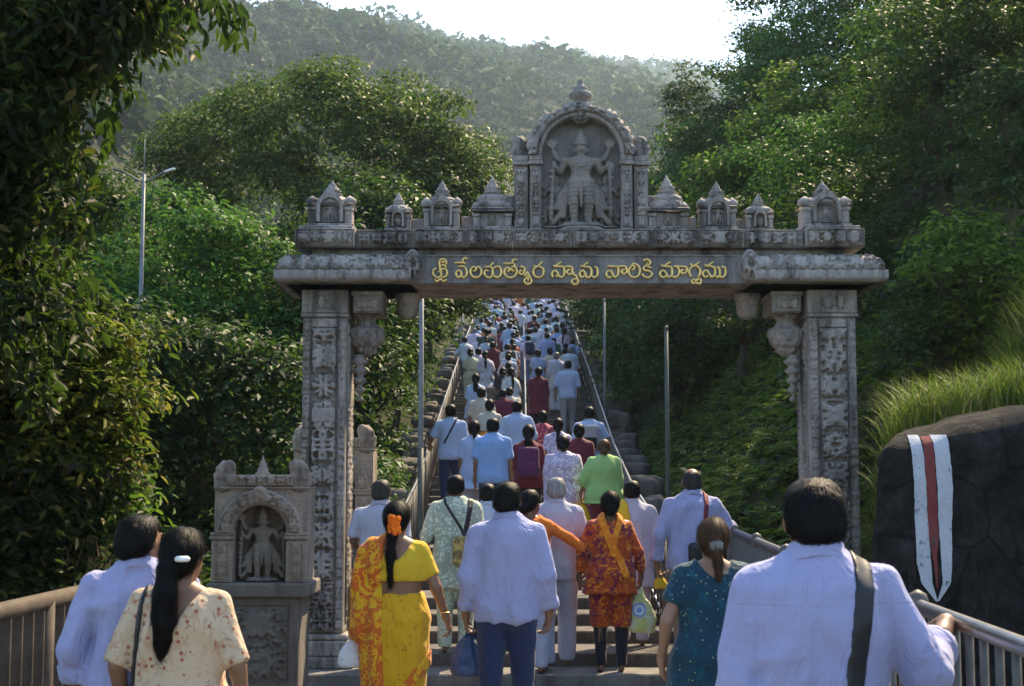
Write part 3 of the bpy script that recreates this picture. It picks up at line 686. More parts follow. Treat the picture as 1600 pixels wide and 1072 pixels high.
# -- beam with the gilded inscription
zb = gz(447); zbt = gz(403)
xl, xr_ = gate_rel(648), gate_rel(1168)
MB().box(gate_rel(447), gate_rel(1363), -.13, .92, zb + .002, zbt - .02, .01).build('lintel', M_STONE, gate)
band = MB().box(xl, xr_, -.165, -.127, zb, zbt, .006).build('inscription_band', M_STONE_P, gate)
MB().box(xl + .12, xr_ - .12, -.178, -.160, zbt - .016, zbt - .004, .004).build('moulding', M_STONE, gate)
Z1, Z5 = (.05625, 0), (.075, 0)
GL = [(670, .05625, [
 [(280, 260), (330, 195), (400, 180), (465, 215), (490, 290), (470, 340)], [(330, 285), (390, 255), (440, 290)], [(290, 240), (295, 330), (310, 430), (300, 510)],
 [(215, 430), (140, 480), (110, 560), (140, 640), (220, 690), (310, 670), (345, 600), (300, 530), (255, 520)], [(350, 590), (345, 500), (400, 450), (480, 480), (510, 560), (490, 640), (420, 690), (350, 660)],
 [(340, 365), (400, 345), (470, 390), (440, 420)], [(170, 740), (200, 790), (260, 790), (320, 730), (370, 780), (440, 790), (500, 740)]]),
 (670, .05625, [[(710, 285), (850, 280), (960, 280), (1010, 320)], [(950, 270), (950, 200), (1010, 150), (1070, 190)],
 [(820, 385), (930, 380), (1010, 420), (1050, 520), (1050, 620), (990, 690), (910, 660), (900, 580), (870, 510), (800, 510), (755, 580), (770, 650), (830, 690), (900, 640)]]),
 (670, .05625, [[(1220, 510), (1300, 500), (1300, 420), (1230, 400), (1170, 470), (1160, 570), (1210, 660), (1310, 690), (1410, 660), (1460, 560), (1440, 450), (1370, 395), (1320, 440)]]),
 (760, .05625, [[(-50, 390), (10, 400), (90, 385), (150, 330), (200, 265)], [(90, 390), (160, 440), (175, 540), (165, 640), (110, 690), (20, 680), (-45, 620), (-50, 540), (0, 495), (60, 520)],
 [(165, 640), (210, 650), (270, 685), (360, 670), (410, 590), (405, 470), (340, 390), (240, 410), (195, 440)]]),
 (760, .05625, [[(460, 300), (600, 300), (750, 300)], [(740, 300), (730, 220), (790, 190), (855, 220)], [(780, 300), (780, 395), (860, 410)], [(690, 400), (780, 395)],
 [(570, 510), (630, 510), (630, 440), (590, 420), (530, 450), (500, 540), (530, 640), (630, 690), (750, 680), (830, 600), (840, 490), (790, 430)], [(690, 420), (715, 500), (780, 510)]]),
 (760, .05625, [[(930, 400), (1000, 390), (1060, 450), (1050, 540), (990, 610), (920, 580), (930, 520), (1000, 490)], [(1130, 530), (1070, 640), (1150, 650)], [(1130, 520), (1180, 640), (1240, 740), (1250, 820), (1180, 870), (1090, 850), (1050, 790), (1090, 730), (1160, 700), (1155, 810)]]),
 (760, .05625, [[(1300, 350), (1360, 390), (1440, 370), (1500, 310), (1560, 250)], [(1440, 380), (1340, 430), (1300, 540), (1340, 650), (1440, 690), (1540, 660), (1590, 550), (1560, 440), (1440, 385)]]),
 (850, .05625, [[(240, 360), (330, 370), (400, 310), (490, 260)], [(250, 380), (400, 390), (510, 390), (560, 470), (560, 600), (500, 680), (420, 660), (370, 560), (310, 500), (230, 560), (230, 650), (260, 690)], [(330, 620), (370, 690)],
 [(570, 390), (700, 390), (780, 420), (780, 540), (710, 610), (640, 560), (660, 490), (740, 480)], [(840, 540), (800, 600), (870, 630), (910, 700), (930, 760), (950, 820), (890, 880), (800, 860), (770, 790), (830, 740), (910, 740)]]),
 (850, .05625, [[(1000, 370), (1090, 380), (1150, 320), (1230, 270)], [(1110, 400), (1230, 400), (1310, 470), (1310, 620), (1250, 690), (1170, 680), (1140, 580), (1080, 500), (1010, 540), (990, 620), (1040, 690), (1120, 640)], [(1320, 640), (1390, 690), (1470, 650), (1490, 540), (1460, 420), (1390, 390)]]),
 (940, .05625, [[(150, 380), (300, 380), (430, 390), (640, 380), (690, 460), (690, 550), (620, 600), (560, 560), (570, 490), (650, 470)], [(420, 400), (460, 470), (460, 590), (410, 670), (340, 670), (290, 570), (230, 500), (150, 540), (130, 620), (190, 690), (280, 680)]]),
 (940, .05625, [[(830, 480), (900, 460), (900, 390), (830, 370), (780, 440), (750, 550), (800, 650), (910, 690), (1010, 650), (1060, 550), (1050, 430), (980, 340), (880, 310), (820, 370)]]),
 (940, .05625, [[(1150, 240), (1230, 190), (1320, 220), (1350, 290), (1300, 350), (1220, 370), (1160, 440), (1200, 500), (1300, 510), (1380, 560), (1390, 630), (1310, 690), (1200, 680), (1130, 620), (1160, 590)], [(1230, 290), (1280, 285)], [(1270, 390), (1390, 430)]]),
 (1020, .075, [[(170, 250), (220, 285), (280, 250), (370, 190)], [(180, 285), (300, 290), (380, 310), (400, 400), (390, 480), (320, 510), (280, 450), (230, 380), (160, 400), (150, 470), (210, 515), (280, 490)], [(395, 480), (460, 515), (530, 470), (545, 380), (500, 300), (430, 290)], [(440, 285), (560, 290), (680, 300), (710, 370), (670, 430), (600, 430), (590, 370), (650, 360)]]),
 (1020, .075, [[(770, 220), (820, 275), (880, 265), (970, 195)], [(800, 510), (755, 430), (770, 340), (850, 285), (920, 290), (985, 370), (975, 460), (930, 520)], [(810, 570), (830, 640), (900, 630), (980, 650), (1000, 570), (930, 555), (900, 600), (860, 560), (815, 565)]]),
 (1020, .075, [[(1070, 240), (1120, 280), (1180, 250), (1260, 190)], [(1130, 290), (1230, 290), (1290, 340), (1290, 450), (1230, 515), (1180, 460), (1130, 380), (1060, 390), (1040, 460), (1090, 515), (1150, 480)], [(1300, 480), (1350, 520), (1395, 470), (1410, 510), (1470, 510), (1515, 430), (1500, 320), (1420, 290)], [(1320, 300), (1380, 330), (1395, 430), (1395, 470)]])]
YB = GY0 - .165
for bx, sc, strokes in GL:
    m = MB()
    for s_ in strokes:
        pts = []
        for q in spline(s_):
            p = at(bx + q[0] * sc, 395 + q[1] * sc, YB); pts.append((p.x - GX, -.172, p.z))
        n = len(pts); m.tube(pts, [.0125 * (.72 + .28 * min(1, i / 3, (n - 1 - i) / 3)) for i in range(n)], 8, 1.1)
    m.build('letter', M_GOLD, band, True)
# -- cornice at both ends: curved, carved, with a scalloped lip
for pa, pb, sd in ((437, 646, -1), (1170, 1373, 1)):
    xa, xb = gate_rel(pa, 430), gate_rel(pb, 430)
    prof = [(-.30, zb + .002), (-.315, zb + .02), (-.315, zb + .085), (-.30, zb + .10), (-.285, zb + .105), (-.275, zb + .15), (-.24, zb + .205), (-.19, zb + .245), (-.14, zbt - .006)]
    n = max(10, int((xb - xa) / .012)); A = np.zeros((n + 1, 34, 3))
    pr = np.array(spline(prof, 4)); sA = np.linspace(0, 1, len(pr)); sB = np.linspace(0, 1, 34)
    py_ = np.interp(sB, sA, pr[:, 0]); pz_ = np.interp(sB, sA, pr[:, 1])
    for i in range(n + 1):
        x = xa + (xb - xa) * i / n; endf = min(1, (x - xa) / .14 if sd < 0 else (xb - x) / .14); ins = 1 - .0 * endf
        u = np.full(34, x); v = sB * .42
        h = motif(v - .29, np.full(34, x - xa), 61, .17, 1) * np.where((sB > .46) & (sB < .95), .042, 0) + .034 * np.abs(np.sin(x * 30)) ** .7 * ((sB > .10) & (sB < .36)) + .02 * (np.abs((x - xa) % .52 - .26) > .235) * (sB > .46)
        # the outer end curls round like the front
        rnd = np.clip(1 - endf, 0, 1); xo = (.13 * np.clip((sB - .4) / .6, 0, 1) ** 1.6) * rnd * (-1 if sd > 0 else 1)
        A[i, :, 0] = u + xo; A[i, :, 1] = py_ - h * .9; A[i, :, 2] = pz_ + h * .2
    m = MB().grid(A)
    for row, fl in ((A[0], 0), (A[-1], 1)):
        bk = row.copy(); bk[:, 1] = .95; q = np.vstack([row, bk]); k = len(row)
        m.add(q, [((i, i + 1, i + k + 1, i + k) if fl == 0 else (i + 1, i, i + k, i + k + 1)) for i in range(k - 1)])
    m.add([(xa, -.30, zb + .002), (xb, -.30, zb + .002), (xb, .95, zb + .002), (xa, .95, zb + .002)], [(0, 3, 2, 1)])
    m.add([(xa + (.13 if sd < 0 else 0), -.14, zbt - .006), (xb - (.13 if sd > 0 else 0), -.14, zbt - .006), (xb - (.13 if sd > 0 else 0), .95, zbt - .006), (xa + (.13 if sd < 0 else 0), .95, zbt - .006)], [(0, 1, 2, 3)])
    m.build('cornice', M_STONE, gate, True)
    # round medallion where cornice and inscription meet
    cxm = gate_rel(647 if sd < 0 else 1167); czm = gz(423); A = []
    for i in range(15):
        rr = i / 14; row = []
        for k in range(49):
            a = 2 * math.pi * k / 48; rx, rz_ = .108 * rr, .145 * rr * (1 + .18 * max(0, math.sin(a)) ** 6)
            hh = .075 * math.sqrt(max(0, 1 - rr ** 2.4)) + (.06 * (vnoise(np.array([[abs(math.cos(a)) * rr * 7, math.sin(a) * rr * 7, 3.3]]), 8)[0] > .5) * (rr < .68) + (.022 if .72 < rr < .88 else 0)) * (rr < .97)
            row.append((cxm + rx * math.cos(a), -.165 - hh - .14 * (1 - rr) * 0 - .03, czm + rz_ * math.sin(a)))
        A.append(row)
    A.append([(p[0], 0.0, p[2]) for p in A[-1]])
    MB().grid(np.array(A)[:, ::-1]).build('medallion', M_STONE, gate, True)

# -- recessed course, carved frieze, parapet
zf0, zf1 = gz(391), gz(363)
MB().box(gate_rel(487), gate_rel(1322), -.05, .86, zbt - .019, zf0 - .001, .006).build('recessed_course', M_STONE, gate)
segs = [(466, 558, -.21), (558.7, 646, -.14), (646.7, 727, -.175), (727.7, 801, -.175), (801.7, 893, -.175), (893.7, 1015, -.175), (1015.7, 1087, -.175), (1087.7, 1158, -.175), (1158.7, 1251, -.14), (1251.7, 1343, -.21)]
for i, (pa, pb, y) in enumerate(segs):
    xa, xb = gate_rel(pa, 380), gate_rel(pb, 380)
    b = MB().box(xa, xb, y, .84, zf0, zf1, .006).build('frieze_block', M_STONE, gate)
    relief('carved_frieze', b, M_STONE, xa + .012, xb - .012, zf0 + .012, zf1 - .010, y + .006, .044, 70 + i, .12, 'x', .0100, style=1, border=.010)
    if i in (0, 9): MB().box(xa + .03, xb - .03, y + .03, .80, zf1 + .001, zf1 + .035, .006).build('moulding', M_STONE, b)
zp = gz(336)
for pa, pb, y, top in ((641, 662, .12, 338), (720, 738, .12, 334), (1078, 1092, .12, 335), (1152, 1170, .12, 338), (800, 1012, .35, 362)):
    if top < 360: MB().box(gate_rel(pa, 340), gate_rel(pb, 340), y, y + .3, zf1 + .001, gz(top), .01).build('parapet_block', M_STONE, gate)
for pa, pb in ((784, 806), (1008, 1030)):
    MB().box(gate_rel(pa, 320), gate_rel(pb, 320), .10, .5, zf1 + .001, gz(302), .012).build('parapet_block', M_STONE, gate)

# -- turrets along the top
def finial(m, x, y, z, h, r):
    m.lathe((x, y, z), [(r * .62, 0), (r * .9, .06 * h), (r, .14 * h), (r * .72, .22 * h), (r * .86, .28 * h), (r * .9, .36 * h), (r * .6, .44 * h), (r * .62, .52 * h), (r * .42, .60 * h), (r * .44, .68 * h), (r * .22, .80 * h), (r * .10, .92 * h), (.002, h)], 16)
def turret(px, wpx, ytop, style, y=-.02, base_py=363):
    x = gate_rel(px, 320); W = wpx / 171.0 / 2 * .985; z0 = gz(base_py) + (.036 if style == 'big' else .001); zt = gz(ytop); Hh = zt - z0; D = W * 1.5
    t = MB().box(x - W * 1.0, x + W * 1.0, y, y + D * 1.1, z0, z0 + Hh * .10, .008).build('turret', M_STONE, gate)
    zb_ = z0 + Hh * .10; zr = z0 + Hh * (.45 if style != 'tier' else .34)
    m = MB().box(x - W * .86, x + W * .86, y + .05, y + D, zb_ + .001, zr, .006)
    for s in (-1, 1):
        m.box(x + s * W * .76 - W * .16, x + s * W * .76 + W * .16, y + .02, y + .10, zb_ + .002, zr - .02, .006)
        m.box(x + s * W * .76 - W * .2, x + s * W * .76 + W * .2, y + .005, y + .11, zr - .045, zr - .012, .005)
    m.build('turret_body', M_STONE, t)
    relief('carved_base', t, M_STONE, x - W * .95, x + W * .95, z0 + .004, zb_ - .003, y + .004, .02, int(px) + 7, .09, 'x', .008, border=.005)
    # arched niche in front of the body
    if style in ('big', 'mid', 'small'):
        ro, ri = W * (.56 if style != 'small' else .44), W * (.42 if style != 'small' else .30); zc = zr - ri * (.25 if style != 'small' else .9)
        m = MB(); th = np.linspace(math.pi, 0, 15); pk = .22 * ro
        outp = [(x + ro * math.cos(a), zc + ro * 1.12 * math.sin(a) + pk * max(0, math.sin(a)) ** 8) for a in th]; inp = [(x + ri * math.cos(a), zc + ri * math.sin(a)) for a in th]
        outp = [(x - ro, zb_ + .01)] + outp + [(x + ro, zb_ + .01)]; inp = [(x - ri, zb_ + .01)] + inp + [(x + ri, zb_ + .01)]
        k = len(outp); ya, yb2 = y - .02, y + .07
        V = [(p[0], ya, p[1]) for p in outp] + [(p[0], ya, p[1]) for p in inp] + [(p[0], yb2, p[1]) for p in outp] + [(p[0], yb2, p[1]) for p in inp]
        Fc = []
        for i in range(k - 1): Fc += [(i, i + k, i + k + 1, i + 1)[::-1], (i, i + 1, i + 2 * k + 1, i + 2 * k)[::-1], (i + k, i + 3 * k, i + 3 * k + 1, i + k + 1)[::-1]]
        m.add(V, Fc); m.build('niche_arch', M_STONE, t)
        if style == 'small':
            A = [[(x + ri * .95 * q / 6 * math.cos(2 * math.pi * k2 / 24), y + .04 - .045 * (1 - (q / 6) ** 2) - .012 * (q % 2), zb_ + (zr - zb_) * .42 + ri * .95 * q / 6 * math.sin(2 * math.pi * k2 / 24)) for k2 in range(25)] for q in range(7)]
            MB().grid(np.array(A)[:, ::-1]).build('rosette', M_STONE, t, True)
        else:
            hfig = (zc + ri - zb_) * .92; share(small_deity_me, 'niche_figure', t, (x, y + .035, zb_ + .012), sc=(hfig * (1.35 if style == 'big' else 1.05), hfig * .8, hfig))
    else:
        hfig = (zr - zb_) * .98; share(small_deity_me, 'niche_figure', t, (x, y + .03, zb_ + .01), sc=(hfig * 1.1, hfig * .8, hfig))
    # roof tiers
    m = MB(); sq = (1, .78)
    if style == 'tier':
        m.box(x - W * 1.02, x + W * 1.02, y - .03, y + D * 1.08, zr + .001, zr + Hh * .07, .014)
        yc = y + D * .5
        carved_lathe(m, (x, yc), [(W * .90, zr + Hh * .071), (W * .98, zr + Hh * .12), (W * .84, zr + Hh * .19), (W * .70, zr + Hh * .20), (W * .72, zr + Hh * .27), (W * .55, zr + Hh * .31), (W * .42, zr + Hh * .33), (W * .36, zr + Hh * .35)], .011, int(px))
        fz = zr + Hh * .33
    else:
        yc = y + D * .5
        m.box(x - W * .98, x + W * .98, y, y + D * 1.05, zr + .001, zr + Hh * .05, .010)
        carved_lathe(m, (x, yc), [(W * .92, zr + Hh * .051), (W * .97, zr + Hh * .09), (W * .88, zr + Hh * .14), (W * .66, zr + Hh * .19), (W * .45, zr + Hh * .22), (W * .36, zr + Hh * .24)], .010, int(px))
        if style == 'big' or style == 'mid':
            for s in (-1, 1): m.lathe((x + s * W * .80, y + .09, zr + Hh * .05), [(W * .24, 0), (W * .30, Hh * .04), (W * .27, Hh * .09), (W * .14, Hh * .13), (.003, Hh * .17)], 10)
        fz = zr + Hh * .22
    m.build('turret_roof', M_STONE, t, True)
    f = MB(); finial(f, x, yc, fz, zt - fz, W * .44); f.build('finial', M_STONE, t, True)
    return t
turret(516, 76, 277, 'big'); turret(622, 44, 297, 'small'); turret(690, 62, 277, 'mid'); turret(769, 68, 270, 'tier')
turret(1044, 68, 269, 'tier'); turret(1122, 62, 279, 'mid'); turret(1187, 46, 299, 'small'); turret(1291, 80, 278, 'big')

# -- central arched shrine
zs0 = zf1 + .001; zcap = gz(258); XC = gate_rel(908, 300)
sx = lambda px, py=300: gate_rel(px, py)
RI = (sx(970) - sx(847)) / 2; RO = (sx(989, 250) - sx(829, 250)) / 2; xm = (sx(970) + sx(847)) / 2
za = gz(243)
n = 30; back = [(xm + (RI + .02) * math.cos(a), za + (RI + .02) * math.sin(a)) for a in np.linspace(0, math.pi, n)]
pan = MB().poly([(xm - RI - .02, zs0), (xm + RI + .02, zs0)] + back, .12, .20).build('back_panel', M_STONE_P, gate)
for px, wd, sd, y in ((814, 22, -1, .02), (837, 18, -1, -.02), (979, 18, 1, -.02), (1002, 22, 1, .02)):
    x = sx(px); W = wd / 171 / 2
    p = MB().box(x - W, x + W, y, .34, zs0, zcap - .002, .006).build('pilaster', M_STONE, gate)
    relief('carved_panel', p, M_STONE, x - W * .72, x + W * .72, zs0 + .05, zcap - .04, y + .004, .034, 90 + px, .10, 'z', .0075, border=.009)
    MB().box(x - W * 1.25, x + W * 1.25, y - .03, .36, zcap, zcap + .035, .006).box(x - W * 1.12, x + W * 1.12, y - .02, .35, zcap + .036, zcap + .09, .008).build('pilaster_cap', M_STONE, p)
MB().box(sx(804), sx(847), .14, .335, zs0, zcap - .004, .004).build('side_wall', M_STONE, gate); MB().box(sx(969), sx(1011), .14, .335, zs0, zcap - .004, .004).build('side_wall', M_STONE, gate)
# arch: carved archivolt with an inner moulding
def arch_ring(name, mat, parent, cx, cz, prof, amp, seed, n=84, cell=.12, a0=math.pi, a1=0.0):
    """prof rows (radius, y, carved 0/1) around the opening"""
    pr = np.array(prof); A = np.zeros((n + 1, len(pr), 3))
    for i in range(n + 1):
        a = a0 + (a1 - a0) * i / n; L = a * pr[:, 0].mean()
        h = motif(pr[:, 0] - pr[:, 0].mean(), np.full(len(pr), L), seed, cell, 1) * pr[:, 2] * amp
        rr = pr[:, 0] + h * (pr[:, 3] if pr.shape[1] > 3 else 0)
        A[i, :, 0] = cx + rr * math.cos(a); A[i, :, 2] = cz + rr * math.sin(a); A[i, :, 1] = pr[:, 1] - h
    return MB().grid(A[:, ::-1]).build(name, mat, parent, True)
rm = np.linspace(RI + .055, RO - .01, 13)
prof = [(RI, .13, 0, 0), (RI, -.02, 0, 0), (RI + .012, -.04, 0, 0), (RI + .035, -.04, 0, 0), (RI + .045, -.02, 0, 0), (RI + .05, -.01, 0, 0)] + [(q, -.035, 1, 0) for q in rm] + [(RO, -.03, .5, .8), (RO + .015, .02, .6, 1.2), (RO + .015, .10, .6, 1.2), (RO + .01, .2, .6, 1.2), (RO, .3, 0, 0)]
arch_ring('arch', M_STONE, gate, xm, za, prof, .035, 77)
arch_ring('arch_back', M_STONE, gate, xm, za, [(RI, .28, 0, 0), (RO, .302, 0, 0)][::-1], 0, 78, 40)
# mask at the crown of the arch, urn finial, side ornaments
def kirti(P):
    Q = P.copy(); Q[:, 0] = np.abs(P[:, 0])
    d = ell(P, (0, 0, 0), (.085, .07, .10)); d = smin(d, cone(Q, (.06, 0, .08), (.115, .01, .105), .03, .02), .02)
    d = np.minimum(d, ell(Q, (.035, -.065, .03), (.02, .02, .018))); d = smin(d, cone(P, (0, -.07, .0), (0, -.085, -.03), .014, .02), .01)
    d = np.minimum(d, rbox(P, (0, .02, .09), (.075, .06, .02), .01)); d = np.minimum(d, cone(Q, (.0, -.06, -.06), (.05, -.055, -.045), .012, .012)); return d
sdf_obj('arch_mask', lambda P: kirti(P - np.array([0, 0, 0], dtype=np.float32)), (-.16, -.13, -.14), (.16, .12, .14), .009, M_STONE, gate, loc=(XC, .02, gz(178)))
f = MB(); zf = gz(166); f.box(XC - .085, XC + .085, -.05, .12, zf, zf + .025, .006)
f.lathe((XC, .035, zf + .026), [(.07, 0), (.055, .02), (.06, .035), (.10, .06), (.112, .085), (.10, .11), (.06, .13), (.07, .145), (.062, .165), (.04, .175), (.03, .20), (.034, .215), (.014, .24), (.003, .275)], 20)
f.build('finial', M_STONE, gate, True)
def acro(P):
    Q = P; d = cone(Q, (0, 0, 0), (0, .0, .10), .078, .062); d = smin(d, cone(Q, (.01, -.02, .10), (-.025, -.03, .14), .055, .038), .02); d = smin(d, cone(Q, (.03, 0, .02), (.065, 0, .06), .04, .03), .02); d = smin(d, cone(Q, (-.03, -.03, .05), (-.05, -.05, .0), .03, .025), .01)
    return d + .026 * (vnoise(P * 34, 4) - .5)
for px, sd in ((812, -1), (1004, 1)):
    sdf_obj('corner_ornament', acro, (-.12, -.09, -.07), (.12, .09, .2), .009, M_STONE, gate, T=lambda V, sd=sd: V * np.array([-sd, 1, 1]) if sd < 0 else V, loc=(sx(px), .12, zcap + .13))
zst = gz(359)
MB().lathe((XC, -.02, 0), [(.21, zs0), (.215, zs0 + .02), (.19, zs0 + .03), (.185, zst + .012)], 24, (1, .7)).build('statue_base', M_STATUE, gate, True)
hst = gz(200) - gz(355)
deity_src.parent = gate; deity_src.location = (XC, .02, gz(355)); deity_src.scale = (hst * 1.12, hst * 1.05, hst)
for s_ in (-1, 1): share(small_deity_me, 'attendant_figure', gate, (XC + s_ * .235, .085, gz(355) + .0), sc=(.60 * hst, .55 * hst, .60 * hst))
small_deity_me.parent = gate; small_deity_me.location = (gate_rel(908), .25, zs0 + .02); small_deity_me.scale = (.1, .1, .1)
# ------------------------------------------------------------------ carved shrines on pedestals
def shrine(x, y, z, label):
    t = thing('stone_shrine', label, 'shrine', (x, y, z))
    p = MB().box(-.36, .36, -.02, .62, 0, .12, .012).box(-.325, .325, 0, .60, .121, .86, .01).build('pedestal', M_DARKST, t)
    relief('carved_panel', p, M_DARKST, -.25, .25, .2, .8, .006, .034, 120, .3, 'z', .012)
    MB().box(-.41, .41, -.06, .66, .861, .975, .014).build('slab', M_DARKST, t)
    b = MB(); z0 = .976; w_ = .375; zs = z0 + .40; ri = .222; top = z0 + .76
    th = np.linspace(0, math.pi, 25)
    arcR = [(ri * math.cos(a), zs + ri * 1.08 * math.sin(a)) for a in th if math.cos(a) >= -1e-9]; arcL = [(ri * math.cos(a), zs + ri * 1.08 * math.sin(a)) for a in th if math.cos(a) <= 1e-9]
    b.poly([(ri, z0), (w_, z0), (w_, top), (0, top)] + arcR[::-1], .06, .34)
    b.poly([(-w_, z0), (-ri, z0)] + arcL[::-1] + [(-.0005, top), (-w_, top)], .06, .34)
    body = b.build('shrine_body', M_STONE_W, t)
    MB().box(-w_, w_, .342, .5, z0, top, .006).build('back_panel', M_STONE_W, body)
    for s in (-1, 1):
        m = MB(); xc = s * (ri + w_) / 2; m.box(xc - .085, xc + .085, .0, .062, z0, zs - .06, .008).box(xc - .10, xc + .10, -.02, .064, zs - .058, zs - .03, .006).box(xc - .095, xc + .095, -.012, .064, zs - .029, zs + .0, .006)
        q = m.build('pilaster', M_STONE_W, body); relief('carved_panel', q, M_STONE_W, xc - .05, xc + .05, z0 + .03, zs - .08, -.001, .016, 131, .1, 'z', .01)
    rm = np.linspace(.235, .325, 9)
    arch_ring('arch', M_STONE_W, body, 0, zs, [(.215, .07, 0, 0), (.215, .0, 0, 0), (.23, -.012, 0, 0)] + [(q, .0, .8, 0) for q in rm] + [(.33, 0, 0, 0), (.342, .02, 0, 0), (.342, .07, 0, 0)], .034, 140, 56, .09)
    A = [[(.06 * q / 6 * math.cos(2 * math.pi * k / 24), -.01 - .03 * (1 - (q / 6) ** 4) - .01 * (q in (3, 5)), zs + .31 + .06 * q / 6 * math.sin(2 * math.pi * k / 24)) for k in range(25)] for q in range(7)]
    A.append([(p_[0], .06, p_[2]) for p_ in A[-1]])
    MB().grid(np.array(A)[:, ::-1]).build('rosette', M_STONE_W, body, True)
    relief('spandrel_panel', body, M_STONE_W, -w_ + .01, w_ - .01, zs + .36, top - .01, .062, .045, 150, .12, 'x', .01)
    m = MB().box(-w_ + .02, w_ - .02, .05, .5, top + .001, top + .10, .012).box(-w_ - .005, w_ + .005, .03, .52, top - .012, top + .0, .006)
    rf = m.build('roof', M_STONE_W, t)
    relief('carved_frieze', rf, M_STONE_W, -.20, .25, top + .015, top + .095, .052, .032, 155, .08, 'x', .009)
    for s in (-1, 1):
        sdf_obj('corner_ornament', lambda P: acro(P * .85) / .85, (-.14, -.11, -.08), (.14, .11, .24), .012, M_STONE_W, rf, T=(lambda V: V * np.array([-1, 1, 1])) if s < 0 else None, loc=(s * .30, .12, top + .02))
    m = MB(); finial(m, 0, .12, top + .02, .24, .075); m.build('finial', M_STONE_W, rf, True)
    share(deity_src, 'statue', t, (0, .17, .985), sc=(.68, .62, .60))
    return t
shX = at(404, 900, 11.5).x
sh1 = shrine(shX, 11.5, -.118, 'waist-high pedestal shrine with an arched niche holding a dark statue, left of the gate')
sh2 = copy_tree(sh1); sh2.location = (at(520, 700, 15.0).x, 15.0, .0); sh2.scale = (1.12, 1, 1.16); sh2['label'] = 'second carved shrine half hidden behind the left gate pillar'
# ------------------------------------------------------------------ boulder with a painted mark, tall grass
def boulder_fn(P):
    Q = P.copy(); Q[:, 2] = P[:, 2] - .16 * np.clip(P[:, 0] - 3.0, -1, 2.2)
    Q[:, 0] = P[:, 0] - .09 * (P[:, 2] - 1) - .30 * (P[:, 1] - 9.8); Q[:, 1] = P[:, 1] - .10 * (P[:, 2] - 1) - .05 * (P[:, 0] - 3)
    d = rbox(Q, (4.52, 11.05, .70), (2.08, 1.25, 1.34), .20)
    n = fbm(P * .9, 6, 3) - .44; n2 = fbm(P * 4.0, 8, 3) - .44
    return d + .05 * (np.abs(2 * fbm(P * np.array([2.6, 2.6, 1.1], dtype=np.float32), 14, 3) - .9) - .3) + (.07 + .12 * np.clip((P[:, 0] - 3.1) * 2, 0, 1)) * n + .07 * n2 + .02 * (vnoise(P * 11, 3) - .5)
bo = sdf_obj('boulder', boulder_fn, (2.3, 9.2, -.4), (7.8, 12.8, 2.9), .045, M_BOULDER)
bo.name = 'painted_boulder'; tag(bo, 'huge dark boulder with a white and red stripe mark painted on its face', 'boulder')
_bv = BVHTree.FromPolygons([v.co[:] for v in bo.data.vertices], [p.vertices[:] for p in bo.data.polygons])
def painted(name, edges, mat, lift):
    """edges: rows (z, x left, x right) laid on the rock face"""
    rows = []; zz = np.linspace(edges[0][0], edges[-1][0], 70); ez = [-e[0] for e in edges]
    for z in zz:
        a = np.interp(-z, ez, [e[1] for e in edges]); b = np.interp(-z, ez, [e[2] for e in edges])
        a += .006 * (vnoise(np.array([[z * 22, a * 9, 1]]), 5)[0] - .5); b += .006 * (vnoise(np.array([[z * 22, b * 9, 4]]), 5)[0] - .5); row = []
        for x in np.linspace(a, b, 8):
            h = _bv.ray_cast(Vector((x, 5, z)), Vector((0, 1, 0)))
            row.append((x, (h[0].y if h[0] else 10) - lift, z))
        rows.append(row)
    return MB().grid(np.array(rows)).build(name, mat, bo, True)
mx = lambda px: at(px, 780, 9.95).x
mz = lambda py: at(1450, py, 9.95).z
for a, b, tip in (((1423, 1441), (1419, 1441), 1447), ((1459, 1482), (1457, 1474), 1449)):
    painted('painted_stripe', [(mz(679), mx(a[0]), mx(a[1])), (mz(760), mx(a[0] - 1), mx(a[1])), (mz(875), mx(b[0]), mx(b[1])), (mz(908), mx(b[0] + (5 if tip < 1448 else 0)), mx(b[1] - (0 if tip < 1448 else 4))), (mz(936), mx(tip - 2), mx(tip + 1))], M_WPAINT, .006)
painted('painted_stripe', [(mz(681), mx(1442.5), mx(1457.5)), (mz(845), mx(1440), mx(1455)), (mz(862), mx(1443), mx(1451)), (mz(915), mx(1447), mx(1449))], M_RPAINT, .010)
def grass(name, label, n, area, L, mat, seed, keep, zfun):
    r = np.random.default_rng(seed); x, y = scatter(n, area, r); k = keep(x, y); x, y = x[k], y[k]; n = len(x); z = zfun(x, y)
    az = r.normal(2.6, 1.7, n); ln = L * (.5 + .8 * r.random(n)); be = .35 + .5 * r.random(n); dx, dy = np.cos(az), np.sin(az); w_ = .0025 + .0035 * r.random(n)
    V = []
    for s, ww in ((0, 1), (.4, .9), (.75, .6), (1, .08)):
        c = np.stack([x + dx * be * ln * s * s, y + dy * be * ln * s * s, z + ln * (s - .35 * be * s * s)], -1); o = np.stack([-dy, dx, 0 * dx], -1) * (w_ * ww)[:, None]
        V += [c - o, c + o]
    V = np.stack(V, 1); Q = np.concatenate([np.stack([8 * np.arange(n) + 2 * j + q for q in (0, 1, 3, 2)], 1) for j in range(3)])
    o = mesh_obj(name, V.reshape(-1, 3), Q, mat); kind(o, 'stuff'); o['label'] = label; o['category'] = 'grass'
def bz(x, y):
    out_ = ground_z(x, y)
    for i in range(len(x)):
        h = _bv.ray_cast(Vector((x[i], y[i], 6)), Vector((0, 0, -1)))
        if h[0] is not None: out_[i] = max(out_[i], h[0].z - .03)
    return out_
grass('tall_grass', 'tall bright green grass growing over the back of the painted boulder', 40000, (2.6, 8.2, 11.5, 15.4), .46, M_GRASS, 91, lambda x, y: (y > 11.6 + .14 * (x - 3.2)) & (x > .2535 * y) , bz)
